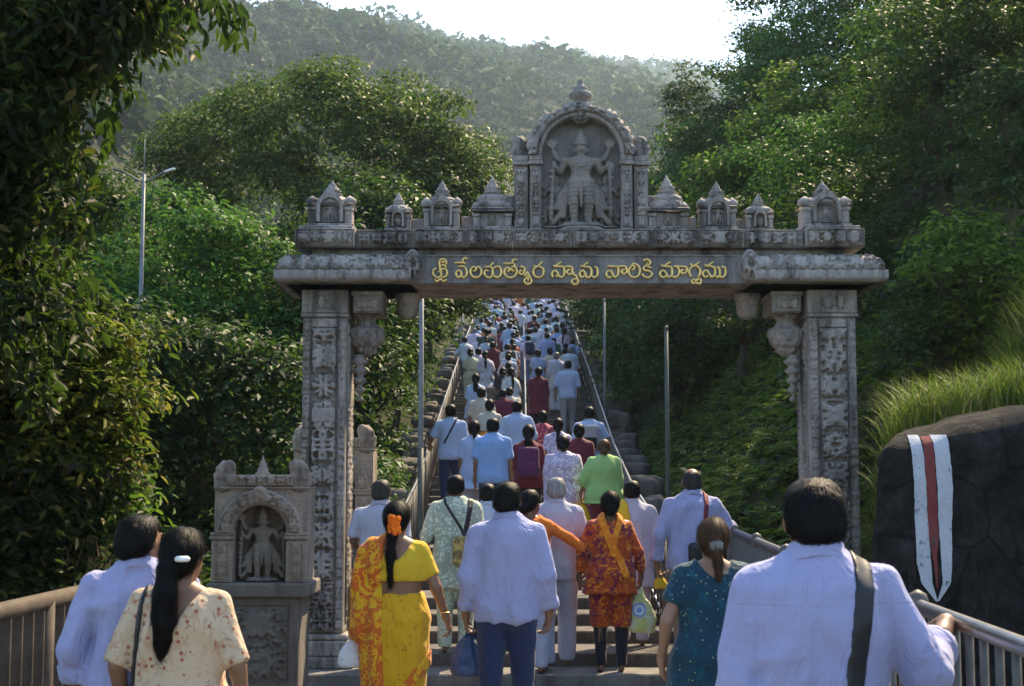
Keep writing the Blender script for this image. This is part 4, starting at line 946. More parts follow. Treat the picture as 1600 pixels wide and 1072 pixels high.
if False: grass('grass_tufts', 'thin grass at the foot of the right gate pillar and bank', 5000, (2.4, 4.4, 13.4, 17), .4, M_GRASS, 92, lambda x, y: ~((np.abs(x - 2.9) < .5) & (y < 14.0)) & (x > rail_x(y, 1) + .5), ground_z)

# ------------------------------------------------------------------ railings
def pipe_along(name, pts, r, mat, parent, n=10): return MB().tube(pts, r, n).build(name, mat, parent, True)
def resample(pts, step, start=0.0):
    P = [Vector(p) for p in pts]; out_ = []; acc = -start
    for a, b in zip(P[:-1], P[1:]):
        L = (b - a).length; t = -acc
        while t <= L: out_.append(a.lerp(b, t / L)); t += step
        acc = -(t - L)
    return out_
def railing(name, label, top, r, mat, floor, bal_step, post_step, pm, bal_r=.011, bal_max=1e9, group=None, knob=True, wide=False, post_r=.026, low_rail=True):
    t = thing(name, label, 'railing', top[0], 0, group); o = Vector(top[0]); rel = lambda p: Vector(p) - o
    pipe_along('top_rail', [rel(p) for p in top], r, mat, t, 14)
    if low_rail: pipe_along('lower_rail', [rel((p[0], p[1], floor(p[0], p[1]) + .16)) for p in top], r * .55, mat, t)
    src = None
    for p in resample(top, bal_step, .06):
        if p.y > bal_max: continue
        zf = floor(p.x, p.y) + .01; h = p.z - r * .5 - zf
        if src is None:
            src = (MB().box(-.032, .032, -.011, .011, 0, 1, .004) if wide else MB().tube([(0, 0, 0), (0, 0, 1)], bal_r, 6)).build('baluster', pm, t, not wide); b = src
        else: b = share(src, 'baluster', t)
        b.location = rel((p.x, p.y, zf)); b.scale = (1, 1, h)
    psrc = None
    for p in resample(top, post_step, .0):
        zf = floor(p.x, p.y); h = p.z - zf
        if psrc is None:
            m = MB().tube([(0, 0, 0), (0, 0, 1)], post_r, 10)
            psrc = m.build('post', pm, t, True); b = psrc; ks = MB().lathe((0, 0, 0), [(post_r, -.05), (post_r * 1.3, -.03), (post_r * 1.5, .02), (post_r * 1.2, .045), (.004, .06)], 14).build('post_cap', pm, None, True) if knob else None
            if ks: ks.parent = t; ks.location = rel(p)
        else:
            b = share(psrc, 'post', t)
            if knob: share(ks, 'post_cap', t, rel(p))
        b.location = rel((p.x, p.y, zf)); b.scale = (1, 1, h)
    return t
flat = lambda x, y: -.12 if y < 12.55 else 0.0
stz = lambda x, y: float(stair_z(y)) + .02
railing('metal_railing', 'steel pipe railing beside the walkers on the right, passing the painted boulder', [(1.33, 1.8, 1.2), (1.41, 3.92, 1.2), (1.49, 5.26, 1.2), (1.66, 8.5, 1.22), (1.97, 13.1, 1.24)], .027, M_STEEL, flat, .17, 1.75, M_RAILP, .014, group='railings along the way up')
railing('wooden_railing', 'weathered wooden railing with broad balusters at the left edge', [(-2.70, 4.2, 1.0), (-2.60, 7.2, 1.0), (-2.55, 9.9, 1.0)], .048, M_WOOD, lambda x, y: -.14, .165, 1.9, M_WOOD, knob=False, wide=True, post_r=.05, group='railings along the way up')
for sd, lab in ((-1, 'shiny handrail climbing the left edge of the long stair'), (1, 'shiny handrail climbing the right edge of the long stair')):
    top = [(float(rail_x(d_, sd)), d_, float(stair_z(d_)) + .95) for d_ in [13.9, 15.1, 18, 21, 25, 29, 33, 36.5, 40, 50, 60, 70, 80, 87]]
    railing('stair_railing', lab, top, .021, M_STEEL, stz, .24, 1.7, M_RAILP, .012, 36, group='railings along the way up', knob=False)
top = [(float(rail_x(d_, 0)) + .08, d_, float(stair_z(d_)) + .92) for d_ in [24, 29, 33, 36.5, 40, 50, 60, 70, 80, 87]]
railing('stair_railing', 'centre handrail dividing the upper part of the long stair', top, .021, M_STEEL, stz, .6, 1.8, M_RAILP, .012, 30, group='railings along the way up', knob=False, low_rail=False)

# ------------------------------------------------------------------ rough stones edging the stair
stones = []
for k in range(5):
    sd_ = k
    def fn(P, k=k): return rbox(P, (0, 0, 0), (.26 + .03 * (k % 3), .22 + .03 * (k % 2), .17 + .03 * (k % 4)), .07) + .07 * (fbm(P * 3.5, 20 + k, 3) - .44)
    V, Q = surfnet(fn, (-.42, -.42, -.4), (.42, .42, .4), 0.095)
    stones.append((V, Q))
for sd, lab in ((-1, 'low dry wall of rough stones along the left of the stair'), (1, 'low dry wall of rough stones along the right of the stair')):
    t = thing('stone_edging', lab, 'stone edging', (float(rail_x(15, sd)) + sd * .5, 15, .3)); src = []; rr = random.Random(5 + sd); d_ = 14.9 if sd > 0 else 15.6
    while d_ < 62:
        x = float(rail_x(d_, sd)) + sd * (.42 + rr.uniform(0, .1)); z = float(stair_z(d_))
        for lev in range(2 if rr.random() < .45 else 1):
            k = rr.randrange(5); p = (x + rr.uniform(-.05, .05) - t.location.x, d_ - 15, z + .04 + lev * .30 + rr.uniform(-.03, .03) - t.location.z)
            if k not in [s_[0] for s_ in src]:
                o = mesh_obj('stone', *stones[k], M_STEP, t, True); src.append((k, o))
            else: o = share([s_[1] for s_ in src if s_[0] == k][0], 'stone', t)
            o.location = p; o.rotation_euler = (rr.uniform(-.1, .1), rr.uniform(-.1, .1), rr.uniform(0, 6.28)); q = rr.uniform(.62, .98); o.scale = (q, q, q * rr.uniform(.8, 1.1))
        d_ += rr.uniform(.5, .68)

# ------------------------------------------------------------------ poles and the lamp post
def pole(name, label, px, ptop, Y, r, mat, cat='pole', dark_to=None, group='plain poles beside the stair'):
    p = at(px, ptop, Y); z0 = max(gz1(p.x, Y), float(stair_z(Y)) - .1) - .3
    t = thing(name, label, cat, (p.x, Y, z0), 0, group); H = p.z - z0
    MB().tube([(0, 0, 0), (0, 0, H * .5), (0, 0, H)], [r * 1.1, r, r * .85], 12).build('shaft', mat, t, True)
    if dark_to: MB().tube([(0, 0, 0), (0, 0, at(px, dark_to, Y).z - z0)], r * 1.12, 12).build('painted_foot', M_POLED, t, True)
    MB().lathe((0, 0, H - .001), [(r, 0), (r * 1.1, .02), (r * .5, .05)], 10).build('cap', mat, t, True); return t
pole('utility_pole', 'tall grey pole with a dark painted foot, left of the stair under the lintel', 659, 425, 16.8, .031, M_POLE, dark_to=700)
pole('utility_pole', 'grey pole on the fern bank right of the stair', 1041, 515, 17.2, .027, M_POLED)
pole('utility_pole', 'thin pole beside the right handrail halfway up the stair', 944, 470, 31, .03, M_POLE)
pole('utility_pole', 'thin distant pole right of the stair, beside the dark bushes', 972, 476, 41, .035, M_POLE)
pole('utility_pole', 'thin distant pole among the trees left of the stair', 722, 474, 44, .035, M_POLE)
lp = at(226, 232, 18.6); z0 = gz1(lp.x, 18.6) - .2
t = thing('street_lamp', 'tall slender street lamp with two arms above the trees on the left', 'street lamp', (lp.x, 18.6, z0)); H = lp.z - z0
MB().tube([(0, 0, 0), (0, 0, H * .55), (0, 0, H - .35)], [.042, .031, .022], 10).build('pole', M_POLE, t, True)
MB().tube([(0, 0, H - .36), (0, 0, H + .12)], [.012, .005], 6).build('spike', M_POLE, t, True)
for s in (-1, 1):
    a = MB().tube([(0, 0, H - .46), (s * .09, 0, H - .42), (s * .24, 0, H - .33), (s * .29, 0, H - .31)], [.014, .012, .010, .009], 8).build('arm', M_POLE, t, True)
    MB().box(-.075, .075, -.035, .035, -.012, .016, .008).build('lamp_head', M_LAMP if s > 0 else M_POLED, a, loc=(s * .34, 0, H - .30)).rotation_euler = (0, -.32 * s, 0)

# ------------------------------------------------------------------ the near tree framing the left side
t = thing('overhanging_tree', 'dark near tree with drooping leaves framing the left edge', 'tree', (-4.7, 7.9, -.3))
o3 = Vector(t.location); r = np.random.default_rng(101)
edge_y = [-60, 0, 60, 100, 150, 200, 260, 330, 400, 470, 520]; edge_x = [300, 290, 190, 135, 150, 110, 90, 70, 65, 90, 100]
C = []
for k in range(330):
    py = r.uniform(-120, 540); ex = np.interp(py, edge_y, edge_x); px = ex - 22 - abs(r.normal(0, 95)) - (r.random() < .45) * r.uniform(0, 190)
    C.append(at(px, py, r.uniform(6.6, 8.8)))
C = np.array([tuple(c) for c in C]); Pn, Nn = [], []
for c in C:
    m = 150; a = r.normal(size=3); a[2] = -abs(a[2]) * .9 - .4; a /= np.linalg.norm(a); s = r.random(m) * .42 - .1
    P = c + a * s[:, None] + r.normal(size=(m, 3)) * .055; Pn.append(P); Nn.append(r.normal(size=(m, 3)) * .55 + np.array([.2, -.5, .6]))
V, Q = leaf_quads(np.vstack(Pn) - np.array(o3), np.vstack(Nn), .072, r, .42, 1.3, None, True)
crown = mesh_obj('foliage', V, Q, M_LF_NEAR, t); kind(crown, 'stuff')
m = MB(); m.tube([(0, 0, 0), (.1, 0, 1.8), (.25, -.1, 3.2), (.5, -.2, 5.2)], [.30, .26, .2, .12], 10)
for k in range(26):
    c = Vector(C[int(r.integers(len(C)))]) - o3; s0 = Vector((.2, -.05, 2.4 + 2.2 * r.random())); md = s0.lerp(c, .5) + Vector((0, 0, .25)); m.tube([s0, md, c], [.05, .03, .008], 5)
m.build('trunk', M_BARK, t, True)
tip = at(372, 48, 6.9) - o3; pth = [Vector((.35, -.1, 4.6)), (at(60, -60, 7.3) - o3), (at(200, -45, 7.1) - o3), (at(300, -10, 6.95) - o3), tip]
bch = MB().tube([tuple(p) for p in pth], [.05, .035, .022, .012, .005], 6).build('branch', M_BARK, t, True)
lv = mesh_obj('leaf', [(0, 0, 0), (-.026, .05, .006), (-.020, .10, .002), (0, .155, -.012), (.020, .10, .002), (.026, .05, .006), (0, .05, 0), (0, .10, -.004)], [(0, 6, 1), (0, 5, 6), (1, 6, 7, 2), (6, 5, 4, 7), (2, 7, 3), (7, 4, 3)], M_LF_NEAR, bch)
first = True; rr = random.Random(4)
for px, py, n in ((300, 2, 16), (325, 6, 16), (345, 10, 16), (362, 22, 18), (374, 36, 14), (255, 4, 16), (225, 22, 16), (205, 45, 16), (190, 85, 18), (200, 125, 18), (175, 170, 16), (160, 215, 16), (145, 265, 16), (130, 320, 14), (125, 380, 14), (140, 440, 14)):
    for k in range(n):
        p = at(px + rr.gauss(0, 12), py + rr.gauss(0, 13), 6.9 + rr.uniform(-.15, .15)) - o3
        o = lv if first else share(lv, 'leaf', bch); first = False
        o.location = p; o.rotation_euler = (rr.gauss(-1.25, .3), rr.gauss(0, .5), rr.gauss(.3, 1.1)); q = rr.uniform(.45, .85); o.scale = (q, q, q)
# shrubs under it, golden sunlight put into the leaf colour of some
SH = [(28, 610, 9.6, .75, M_LF_NEAR), (70, 600, 9.4, .6, M_LF_SUNGOLD), (100, 610, 9.5, .44, M_LF_SUNGOLD), (40, 720, 9.2, .6, M_LF_SUNGOLD), (88, 715, 9.3, .48, M_LF_SUNGOLD), (0, 800, 9.0, .62, M_LF_NEAR), (75, 815, 9.1, .5, M_LF_NEAR), (140, 790, 9.5, .34, M_LF_YEL), (-60, 650, 9.4, .8, M_LF_NEAR), (40, 880, 9.0, .42, M_LF_NEAR), (-70, 520, 9.6, .8, M_LF_NEAR), (40, 510, 9.7, .6, M_LF_NEAR)]
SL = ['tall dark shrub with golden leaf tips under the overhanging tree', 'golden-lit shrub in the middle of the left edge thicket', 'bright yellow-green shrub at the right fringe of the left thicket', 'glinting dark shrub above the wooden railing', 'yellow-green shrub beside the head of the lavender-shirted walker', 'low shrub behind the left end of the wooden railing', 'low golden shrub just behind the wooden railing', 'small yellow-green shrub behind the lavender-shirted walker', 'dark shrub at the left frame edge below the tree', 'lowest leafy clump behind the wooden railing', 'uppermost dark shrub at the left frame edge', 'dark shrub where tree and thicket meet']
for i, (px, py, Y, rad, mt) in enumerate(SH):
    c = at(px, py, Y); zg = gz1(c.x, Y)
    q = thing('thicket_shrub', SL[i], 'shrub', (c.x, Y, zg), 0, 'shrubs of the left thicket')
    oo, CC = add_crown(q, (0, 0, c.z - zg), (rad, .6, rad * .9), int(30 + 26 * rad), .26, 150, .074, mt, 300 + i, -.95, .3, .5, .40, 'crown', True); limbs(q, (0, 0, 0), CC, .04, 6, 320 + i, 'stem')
dry = thing('dry_shrub', 'dry brown twiggy plant behind the wooden railing on the left', 'shrub', tuple(at(120, 930, 8.9))); rr = random.Random(9); m = MB()
for k in range(90):
    a = rr.uniform(0, 6.28); L = rr.uniform(.15, .36); d_ = Vector((math.cos(a) * .55, math.sin(a) * .55, rr.uniform(.6, 1.3))).normalized()
    m.tube([(0, 0, -.4), tuple(d_ * L * .6 + Vector((rr.uniform(-.1, .1), 0, 0))), tuple(d_ * L * 1.2 + Vector((0, 0, -.04)))], [.006, .004, .002], 3)
m.build('twigs', simple('dry_twig', (.33, .22, .12), .8), dry)
rk = mesh_obj('rock', stones[1][0] * 1.1, stones[1][1], M_STEP, None, True); rk.location = at(52, 940, 9.4); tag(rk, 'rough brown rock behind the wooden railing at the left', 'rock')

# ------------------------------------------------------------------ hazy air round the whole place
hzm = bpy.data.materials.new('haze_air'); hzm.use_nodes = True; n_ = hzm.node_tree; n_.nodes.clear()
pv = n_.nodes.new('ShaderNodeVolumePrincipled'); pv.inputs['Color'].default_value = (.66, .84, 1.0, 1); pv.inputs['Density'].default_value = .00024; pv.inputs['Anisotropy'].default_value = .5
oo = n_.nodes.new('ShaderNodeOutputMaterial'); n_.links.new(pv.outputs[0], oo.inputs['Volume'])
kind(mesh_obj('haze', [(-1800, -1800, -6), (1800, -1800, -6), (1800, 1800, -6), (-1800, 1800, -6), (-1800, -1800, 340), (1800, -1800, 340), (1800, 1800, 340), (-1800, 1800, 340)], [(0, 3, 2, 1), (4, 5, 6, 7), (0, 1, 5, 4), (1, 2, 6, 5), (2, 3, 7, 6), (3, 0, 4, 7)], hzm), 'stuff')
# ------------------------------------------------------------------ people: cloth and skin
def skin_mat(name, c):
    t = NT(name); t.set(col=t.mix(t.noise(30, 4, .6), tuple(x * .85 for x in c), tuple(x * 1.15 for x in c)), rough=.5, spec=.4, sss=.08)
    t.b.inputs['Subsurface Radius'].default_value = (.01, .005, .003); t.bump(t.noise(260, 3, .6), .12, .001); return t.m
SK = [skin_mat('skin_brown', (.20, .105, .062)), skin_mat('skin_dark_brown', (.135, .068, .042)), skin_mat('skin_light_brown', (.27, .15, .095))]
def hair_mat(name, c, c2):
    t = NT(name); n_ = t.noise(60, 5, .7, t.map((1, 1, .12)))
    t.set(col=t.mix(t.ramp(n_, [(.35, 0.0), (.7, 1.0)]), c, c2), rough=.5, spec=.13); t.bump(n_, .7, .005); return t.m
HR = {'black': hair_mat('black_hair', (.0015, .0013, .0014), (.005, .004, .0038)), 'brown': hair_mat('brown_hair', (.03, .016, .009), (.12, .065, .035)), 'grey': hair_mat('grey_hair', (.10, .095, .09), (.24, .23, .22)), 'darkgrey': hair_mat('dark_grey_hair', (.012, .011, .011), (.06, .058, .056)), 'white': hair_mat('white_hair', (.13, .13, .135), (.36, .36, .36))}
def weave(t, s=1.0):
    v = t.noise(5.5, 4, .55, t.map((1.2, 1.2, .7)), .6); t.bump(v, .85 * s, .035); v2 = t.math('POWER', t.math('SUBTRACT', 1.0, t.math('ABSOLUTE', t.math('MULTIPLY_ADD', t.noise(6.5, 2, .45, t.map((1.5, 1.5, .45), (.12, .2, 0)), .5), 2.0, -1.0))), 5.0); t.bump(v2, .32 * s, .016); t.bump(t.noise(420, 2, .5), .12, .001)
def cloth(name, c, rough=.85, s=1.0, var=.07):
    t = NT(name); t.set(col=t.mix(t.noise(7, 4, .6), tuple(x * (1 - var) for x in c), tuple(min(1, x * (1 + var)) for x in c)), rough=rough, spec=.2, sheen=.15); weave(t, s); return t.m
def patterned(name, base, layers, s=1.0):
    """layers: (kind, scale, threshold, soft, colour)"""
    t = NT(name); c = base
    for kd, sc, th, so, col in layers:
        if kd == 'dots': f = t.ramp(t.vor(sc), [(th, 1.0), (th + so, 0.0)])
        elif kd == 'blotch': f = t.ramp(t.noise(sc, 4, .65, None, 1.2), [(th, 0.0), (th + so, 1.0)])
        elif kd == 'lines': f = t.ramp(t.vor(sc, 'DISTANCE_TO_EDGE', t.mix(.12, t.co, t.n('TexNoise').outputs[1])), [(th, 1.0), (th + so, 0.0)])
        elif kd == 'paisley':
            f = t.ramp(t.math('SINE', t.math('MULTIPLY', t.noise(sc, 2, .5, None, 2.0), 34.0)), [(th, 0.0), (th + so, 1.0)])
        elif kd == 'rings': f = t.ramp(t.math('ABSOLUTE', t.math('SUBTRACT', t.vor(sc), .32)), [(th, 1.0), (th + so, 0.0)])
        c = t.mix(f, c, col)
    t.set(col=c, rough=.8, spec=.22, sheen=.15); weave(t, s); return t.m
def seams(m, lines):
    t = NT.__new__(NT); t.m = m; t.t = m.node_tree; t.b = next(n for n in t.t.nodes if n.type == 'BSDF_PRINCIPLED'); t.co = next(n for n in t.t.nodes if n.type == 'TEX_COORD').outputs['Object']
    x, y, z = t.xyz(); h = None
    for zz, wd in lines:
        q = t.ramp(t.math('ABSOLUTE', t.math('SUBTRACT', z, zz)), [(wd * .4, 0.0), (wd, 1.0)]); h = q if h is None else t.math('MULTIPLY', h, q)
    t.bump(h, .35, .004); return m
WHITE = cloth('lavender_white_cotton', (.29, .30, .48), s=1.2); seams(WHITE, [(1.405, .004)])
WHITE2 = cloth('white_cotton', (.36, .37, .47), s=1.2); CREAMW = cloth('off_white_cotton', (.46, .44, .39))
NAVY = cloth('navy_denim', (.018, .028, .075)); BLACKC = cloth('black_cloth', (.012, .012, .014)); TAN = cloth('tan_cotton', (.22, .15, .09)); DENIM = cloth('blue_denim', (.09, .14, .24)); DKNAVY = cloth('dark_leggings', (.015, .014, .020)); GREYC = cloth('grey_cotton', (.25, .25, .27))
LBLUE = cloth('light_blue_cotton', (.20, .33, .60)); PALEB = cloth('pale_blue_cotton', (.32, .40, .58)); PURPLE = cloth('dark_purple_cloth', (.075, .018, .07)); MAROON = cloth('maroon_cloth', (.11, .015, .03)); GREENC = cloth('light_green_cotton', (.25, .42, .15)); YELLOWC = cloth('yellow_cotton', (.56, .36, .02)); ORANGE = cloth('orange_cotton', (.62, .15, .02))
SAREE = patterned('yellow_silk', (.56, .30, .008), [('dots', 24, .13, .05, (.30, .10, .01)), ('blotch', 3.0, .55, .2, (.64, .38, .012))], 1.4)
BLOUSE = cloth('yellow_blouse', (.55, .36, .02))
PALLU = patterned('red_gold_pallu', (.50, .10, .012), [('blotch', 13, .50, .06, (.62, .36, .015)), ('rings', 17, .05, .04, (.66, .30, .01)), ('dots', 30, .14, .05, (.30, .012, .01))])
FLORAL = patterned('cream_floral_print', (.50, .37, .245), [('blotch', 9, .52, .12, (.42, .27, .16)), ('blotch', 22, .60, .05, (.34, .13, .07)), ('dots', 24, .17, .06, (.30, .09, .045)), ('blotch', 30, .63, .05, (.24, .16, .10))])
TEAL = patterned('teal_print', (.004, .036, .062), [('blotch', 9, .55, .1, (.006, .065, .105)), ('dots', 30, .10, .05, (.30, .34, .16)), ('dots', 41, .07, .04, (.42, .16, .08))])
ORPRINT = patterned('orange_purple_print', (.36, .055, .010), [('blotch', 6, .48, .1, (.13, .012, .045)), ('blotch', 17, .54, .06, (.62, .20, .015)), ('dots', 30, .14, .06, (.06, .006, .02))])
ORSCARF = patterned('orange_scarf', (.66, .17, .012), [('blotch', 16, .52, .08, (.70, .30, .02)), ('dots', 30, .12, .05, (.36, .03, .02))])
PAISLEY = patterned('green_paisley_print', (.30, .37, .30), [('paisley', 7, .45, .2, (.58, .62, .50)), ('dots', 26, .1, .05, (.16, .22, .15))])
LAVPRINT = patterned('lavender_print', (.36, .31, .46), [('blotch', 14, .5, .06, (.62, .58, .70)), ('dots', 24, .16, .06, (.12, .09, .20))])
PINKPR = patterned('wine_print', (.24, .02, .06), [('blotch', 12, .52, .08, (.50, .20, .22)), ('dots', 24, .14, .06, (.5, .36, .06))])
LEATH = simple('black_bag', (.012, .013, .016), .5, 0, .4, .3, 30); REDSTRAP = simple('wine_strap', (.16, .02, .035), .7); BAGPR = patterned('printed_bag', (.20, .16, .07), [('blotch', 14, .5, .06, (.45, .33, .10)), ('dots', 20, .2, .05, (.22, .04, .03))])
FLOWER = simple('orange_marigold', (.80, .16, .01), .8, 0, .2, .3, 80)
def plastic(name, c, tr):
    t = NT(name); t.set(col=c, rough=.3, spec=.5); x = t.n('BsdfTransparent'); y = t.n('MixShader'); y.inputs[0].default_value = tr
    t.l(t.b.outputs[0], y.inputs[1]); t.l(x.outputs[0], y.inputs[2]); t.l(y.outputs[0], t.out.inputs[0]); t.bump(t.noise(16, 4, .6, None, 1.5), .9, .02); return t.m
PL_WHITE = plastic('white_plastic', (.72, .72, .74), .12); PL_BLUE = plastic('dark_blue_plastic', (.02, .05, .14), .12)
def printed_plastic():
    t = NT('printed_clear_plastic'); x, y, z = t.xyz(); r2 = t.math('SQRT', t.math('ADD', t.math('POWER', x, 2.0), t.math('POWER', t.math('SUBTRACT', z, -.20), 2.0)))
    c = t.mix(t.ramp(t.noise(9, 3, .6), [(.4, 0.0), (.65, 1.0)]), (.50, .52, .16), (.62, .66, .55)); c = t.mix(t.ramp(r2, [(.055, 1.0), (.075, 0.0)]), c, (.20, .32, .60)); c = t.mix(t.ramp(t.math('ABSOLUTE', t.math('SUBTRACT', r2, .034)), [(.006, 1.0), (.012, 0.0)]), c, (.7, .75, .8))
    t.set(col=c, rough=.3, spec=.5); q = t.n('BsdfTransparent'); m_ = t.n('MixShader'); m_.inputs[0].default_value = .12; t.l(t.b.outputs[0], m_.inputs[1]); t.l(q.outputs[0], m_.inputs[2]); t.l(m_.outputs[0], t.out.inputs[0]); t.bump(t.noise(16, 4, .6, None, 1.5), .9, .02); return t.m
PL_PRINT = printed_plastic()

# ------------------------------------------------------------------ people: shape (a 1.70 m body facing +y, scaled to each person)
ROWS_M = [(.80, 0, 0, .165, .105), (.92, 0, -.005, .172, .122), (1.05, 0, 0, .162, .112), (1.18, 0, 0, .168, .116), (1.31, 0, -.006, .185, .122), (1.40, 0, -.012, .165, .105), (1.45, 0, -.014, .105, .082), (1.50, 0, -.01, .064, .062)]
ROWS_F = [(.80, 0, 0, .178, .12), (.92, 0, -.008, .184, .132), (1.06, 0, 0, .142, .104), (1.18, 0, 0, .150, .112), (1.29, 0, 0, .162, .124), (1.38, 0, -.01, .156, .100), (1.44, 0, -.014, .10, .075), (1.49, 0, -.01, .056, .055)]
def arms(L=None, Rr=None, sex='m'):
    sh = .190 if sex == 'm' else .168
    d = {}
    for s, a in ((-1, L), (1, Rr)):
        a = a or {}
        S_ = np.array((s * sh, -.012, 1.392 if sex == 'm' else 1.385)); E = np.array(a.get('e', (s * (sh + .040), -.03, 1.125))); W = np.array(a.get('w', (s * (sh + .055), .035, .875)))
        d[s] = dict(s=S_, e=E, w=W, f=np.array(a.get('f', (-s * .06, .12, -1.0)), float), n=np.array(a.get('n', (-s, 0, 0)), float), curl=a.get('curl', .55))
    return d
def legs(step=0.0, lift=0.0, w=.098):
    """step: how far the right foot is ahead; lift: how much higher it stands"""
    o = {}
    for s in (-1, 1):
        f = step if s > 0 else -step * .6; z = lift if s > 0 else 0
        A = np.array((s * w, f - .02, .085 + z)); K = np.array((s * (w + .004), f * .55 + .02 + (.10 * (lift > .05) * (s > 0)), .49 + z * .55)); H_ = np.array((s * .09, 0, .90))
        o[s] = (H_, K, A)
    return o
def rotz(P, a, c=(0, -.005)):
    if not a: return P
    Q = P.copy(); x = P[:, 0] - c[0]; y = P[:, 1] - c[1]; Q[:, 0] = c[0] + x * math.cos(a) + y * math.sin(a); Q[:, 1] = c[1] - x * math.sin(a) + y * math.cos(a); return Q
def sell(P, c, r, p=2.6):
    q = np.abs((P - np.asarray(c, dtype=np.float32)) / np.asarray(r, dtype=np.float32)); k = (q ** p).sum(1) ** (1 / p); return (k - 1) * float(np.mean(r))
def head_fn(P, ps):
    P = rotz(P, ps.get('turn', 0)); ny = ps.get('nod', 0); Q = P.copy(); Q[:, 1] = P[:, 1] - ny * (P[:, 2] - 1.5)
    A = Q.copy(); A[:, 0] = np.abs(Q[:, 0])
    d = ell(Q, (0, -.012, 1.615), (.078, .098, .094)); d = smin(d, ell(Q, (0, .035, 1.555), (.062, .066, .085)), .03)
    d = smin(d, cone(Q, (0, -.02, 1.44), (0, -.012, 1.56), .064, .056), .03)
    d = smin(d, cone(Q, (0, .098, 1.60), (0, .118, 1.565), .009, .015), .012); d = smin(d, cone(A, (.012, .095, 1.628), (.045, .085, 1.63), .010, .009), .012)
    d = np.maximum(d, -(ell(A, (.030, .112, 1.608), (.017, .018, .011)))); d = np.minimum(d, ell(A, (.030, .086, 1.607), (.012, .012, .010)))
    d = smin(d, cone(A, (0, .098, 1.530), (.02, .092, 1.531), .008, .006), .006); d = smin(d, cone(A, (0, .096, 1.519), (.016, .092, 1.521), .009, .006), .006)
    ear = ell(A, (.082, -.008, 1.588), (.012, .022, .034)); return smin(d, ear, .008)
def hand_fn(P, a, s, k=1.0):
    w_ = a['w']; f = a['f'] / np.linalg.norm(a['f']); n_ = a['n'] - f * (a['n'] @ f); n_ /= np.linalg.norm(n_); t = np.cross(n_, f) * (1 if s < 0 else -1)   # n_ palm side, t thumb side
    if t[1] < 0 and abs(t[1]) > .3: t = -t
    fe = w_ - f * 0 + (a['e'] - w_) / np.linalg.norm(a['e'] - w_) * .07
    d = cone(P, fe, w_, .030 * k, .026 * k); d = smin(d, cone(P, w_, w_ + f * .03, .025, .026), .02)
    c = a['curl']
    for i, (off, L) in enumerate(((.030, .078), (.010, .088), (-.010, .082), (-.029, .066))):
        m0 = w_ + f * .02 + t * off * .6; kn = w_ + f * .092 + t * off
        d = smin(d, cone(P, m0, kn, .0155, .0125), .012)
        d1 = f * math.cos(c) + n_ * math.sin(c); p1 = kn + d1 * L * .46; d2 = f * math.cos(c * 2.1) + n_ * math.sin(c * 2.1); p2 = p1 + d2 * L * .32; d3 = f * math.cos(c * 2.9) + n_ * math.sin(c * 2.9); p3 = p2 + d3 * L * .25
        fg = np.minimum(np.minimum(cone(P, kn, p1, .0108, .0098), cone(P, p1, p2, .0098, .009)), cone(P, p2, p3, .009, .0075)); d = smin(d, fg, .005)
    t0 = w_ + f * .025 + t * .022; t1 = t0 + f * .035 + t * .030 + n_ * .012; t2 = t1 + f * .034 + t * .006 + n_ * .014; t3 = t2 + f * .026 + n_ * .008
    return smin(d, np.minimum(np.minimum(cone(P, t0, t1, .017, .0125), cone(P, t1, t2, .0125, .011)), cone(P, t2, t3, .011, .008)), .008)
def trunk_rows(sex, fat, g=0.0, lean=0.0):
    o = []
    for z, cx, cy, hw, hd in (ROWS_M if sex == 'm' else ROWS_F):
        q = 1 + fat * (1 if z < 1.3 else .4 if z < 1.42 else .15); o.append((z, cx, cy + lean * max(0, z - .9), hw * q + g, hd * q + g))
    return o
def body_fn(P, ps):
    r = trunk_rows(ps['sex'], ps['fat'], -.012); d = loft(P, r, 2.3)
    for s in (-1, 1):
        a = ps['arms'][s]; k = 1 + ps['fat'] * .6; am = .046 if ps['sex'] == 'm' else .042
        d = smin(d, cone(P, (s * .05, -.012, 1.43), a['s'], .046, am * k), .03); d = smin(d, cone(P, a['s'], a['e'], am * k, .037 * k), .02); d = smin(d, cone(P, a['e'], a['w'], .040 * k, .026), .012)
        H_, K, A = ps['legs'][s]; d = smin(d, cone(P, H_, K, .082 * k, .056 * k), .03); d = smin(d, cone(P, K, A, .053 * k, .036), .015); d = smin(d, cone(P, K + (A - K) * .12 + np.array((0, -.02, 0)), K + (A - K) * .5 + np.array((0, -.012, 0)), .045, .040), .02)
        d = smin(d, cone(P, A + np.array((0, -.035, -.05)), A + np.array((s * .01, .10, -.065)), .032, .026), .02); d = smin(d, cone(P, A + np.array((s * .0, .08, -.066)), A + np.array((s * .016, .165, -.070)), .03, .016), .015)
    return d
def folds(P, seed, amp=.010, fx=6.0, fz=4.2):
    wv = vnoise(P * 3.0, seed + 2) * 2.0; Q = np.stack([P[:, 0] * fx + wv, P[:, 1] * fx, P[:, 2] * fz + wv + np.abs(P[:, 0]) * 5], 1)
    n_ = 1 - np.abs(2 * vnoise(Q, seed) - 1); m_ = 1 - np.abs(2 * vnoise(Q * 1.9 + 3, seed + 1) - 1); return (n_ + .45 * m_ - .85) * amp
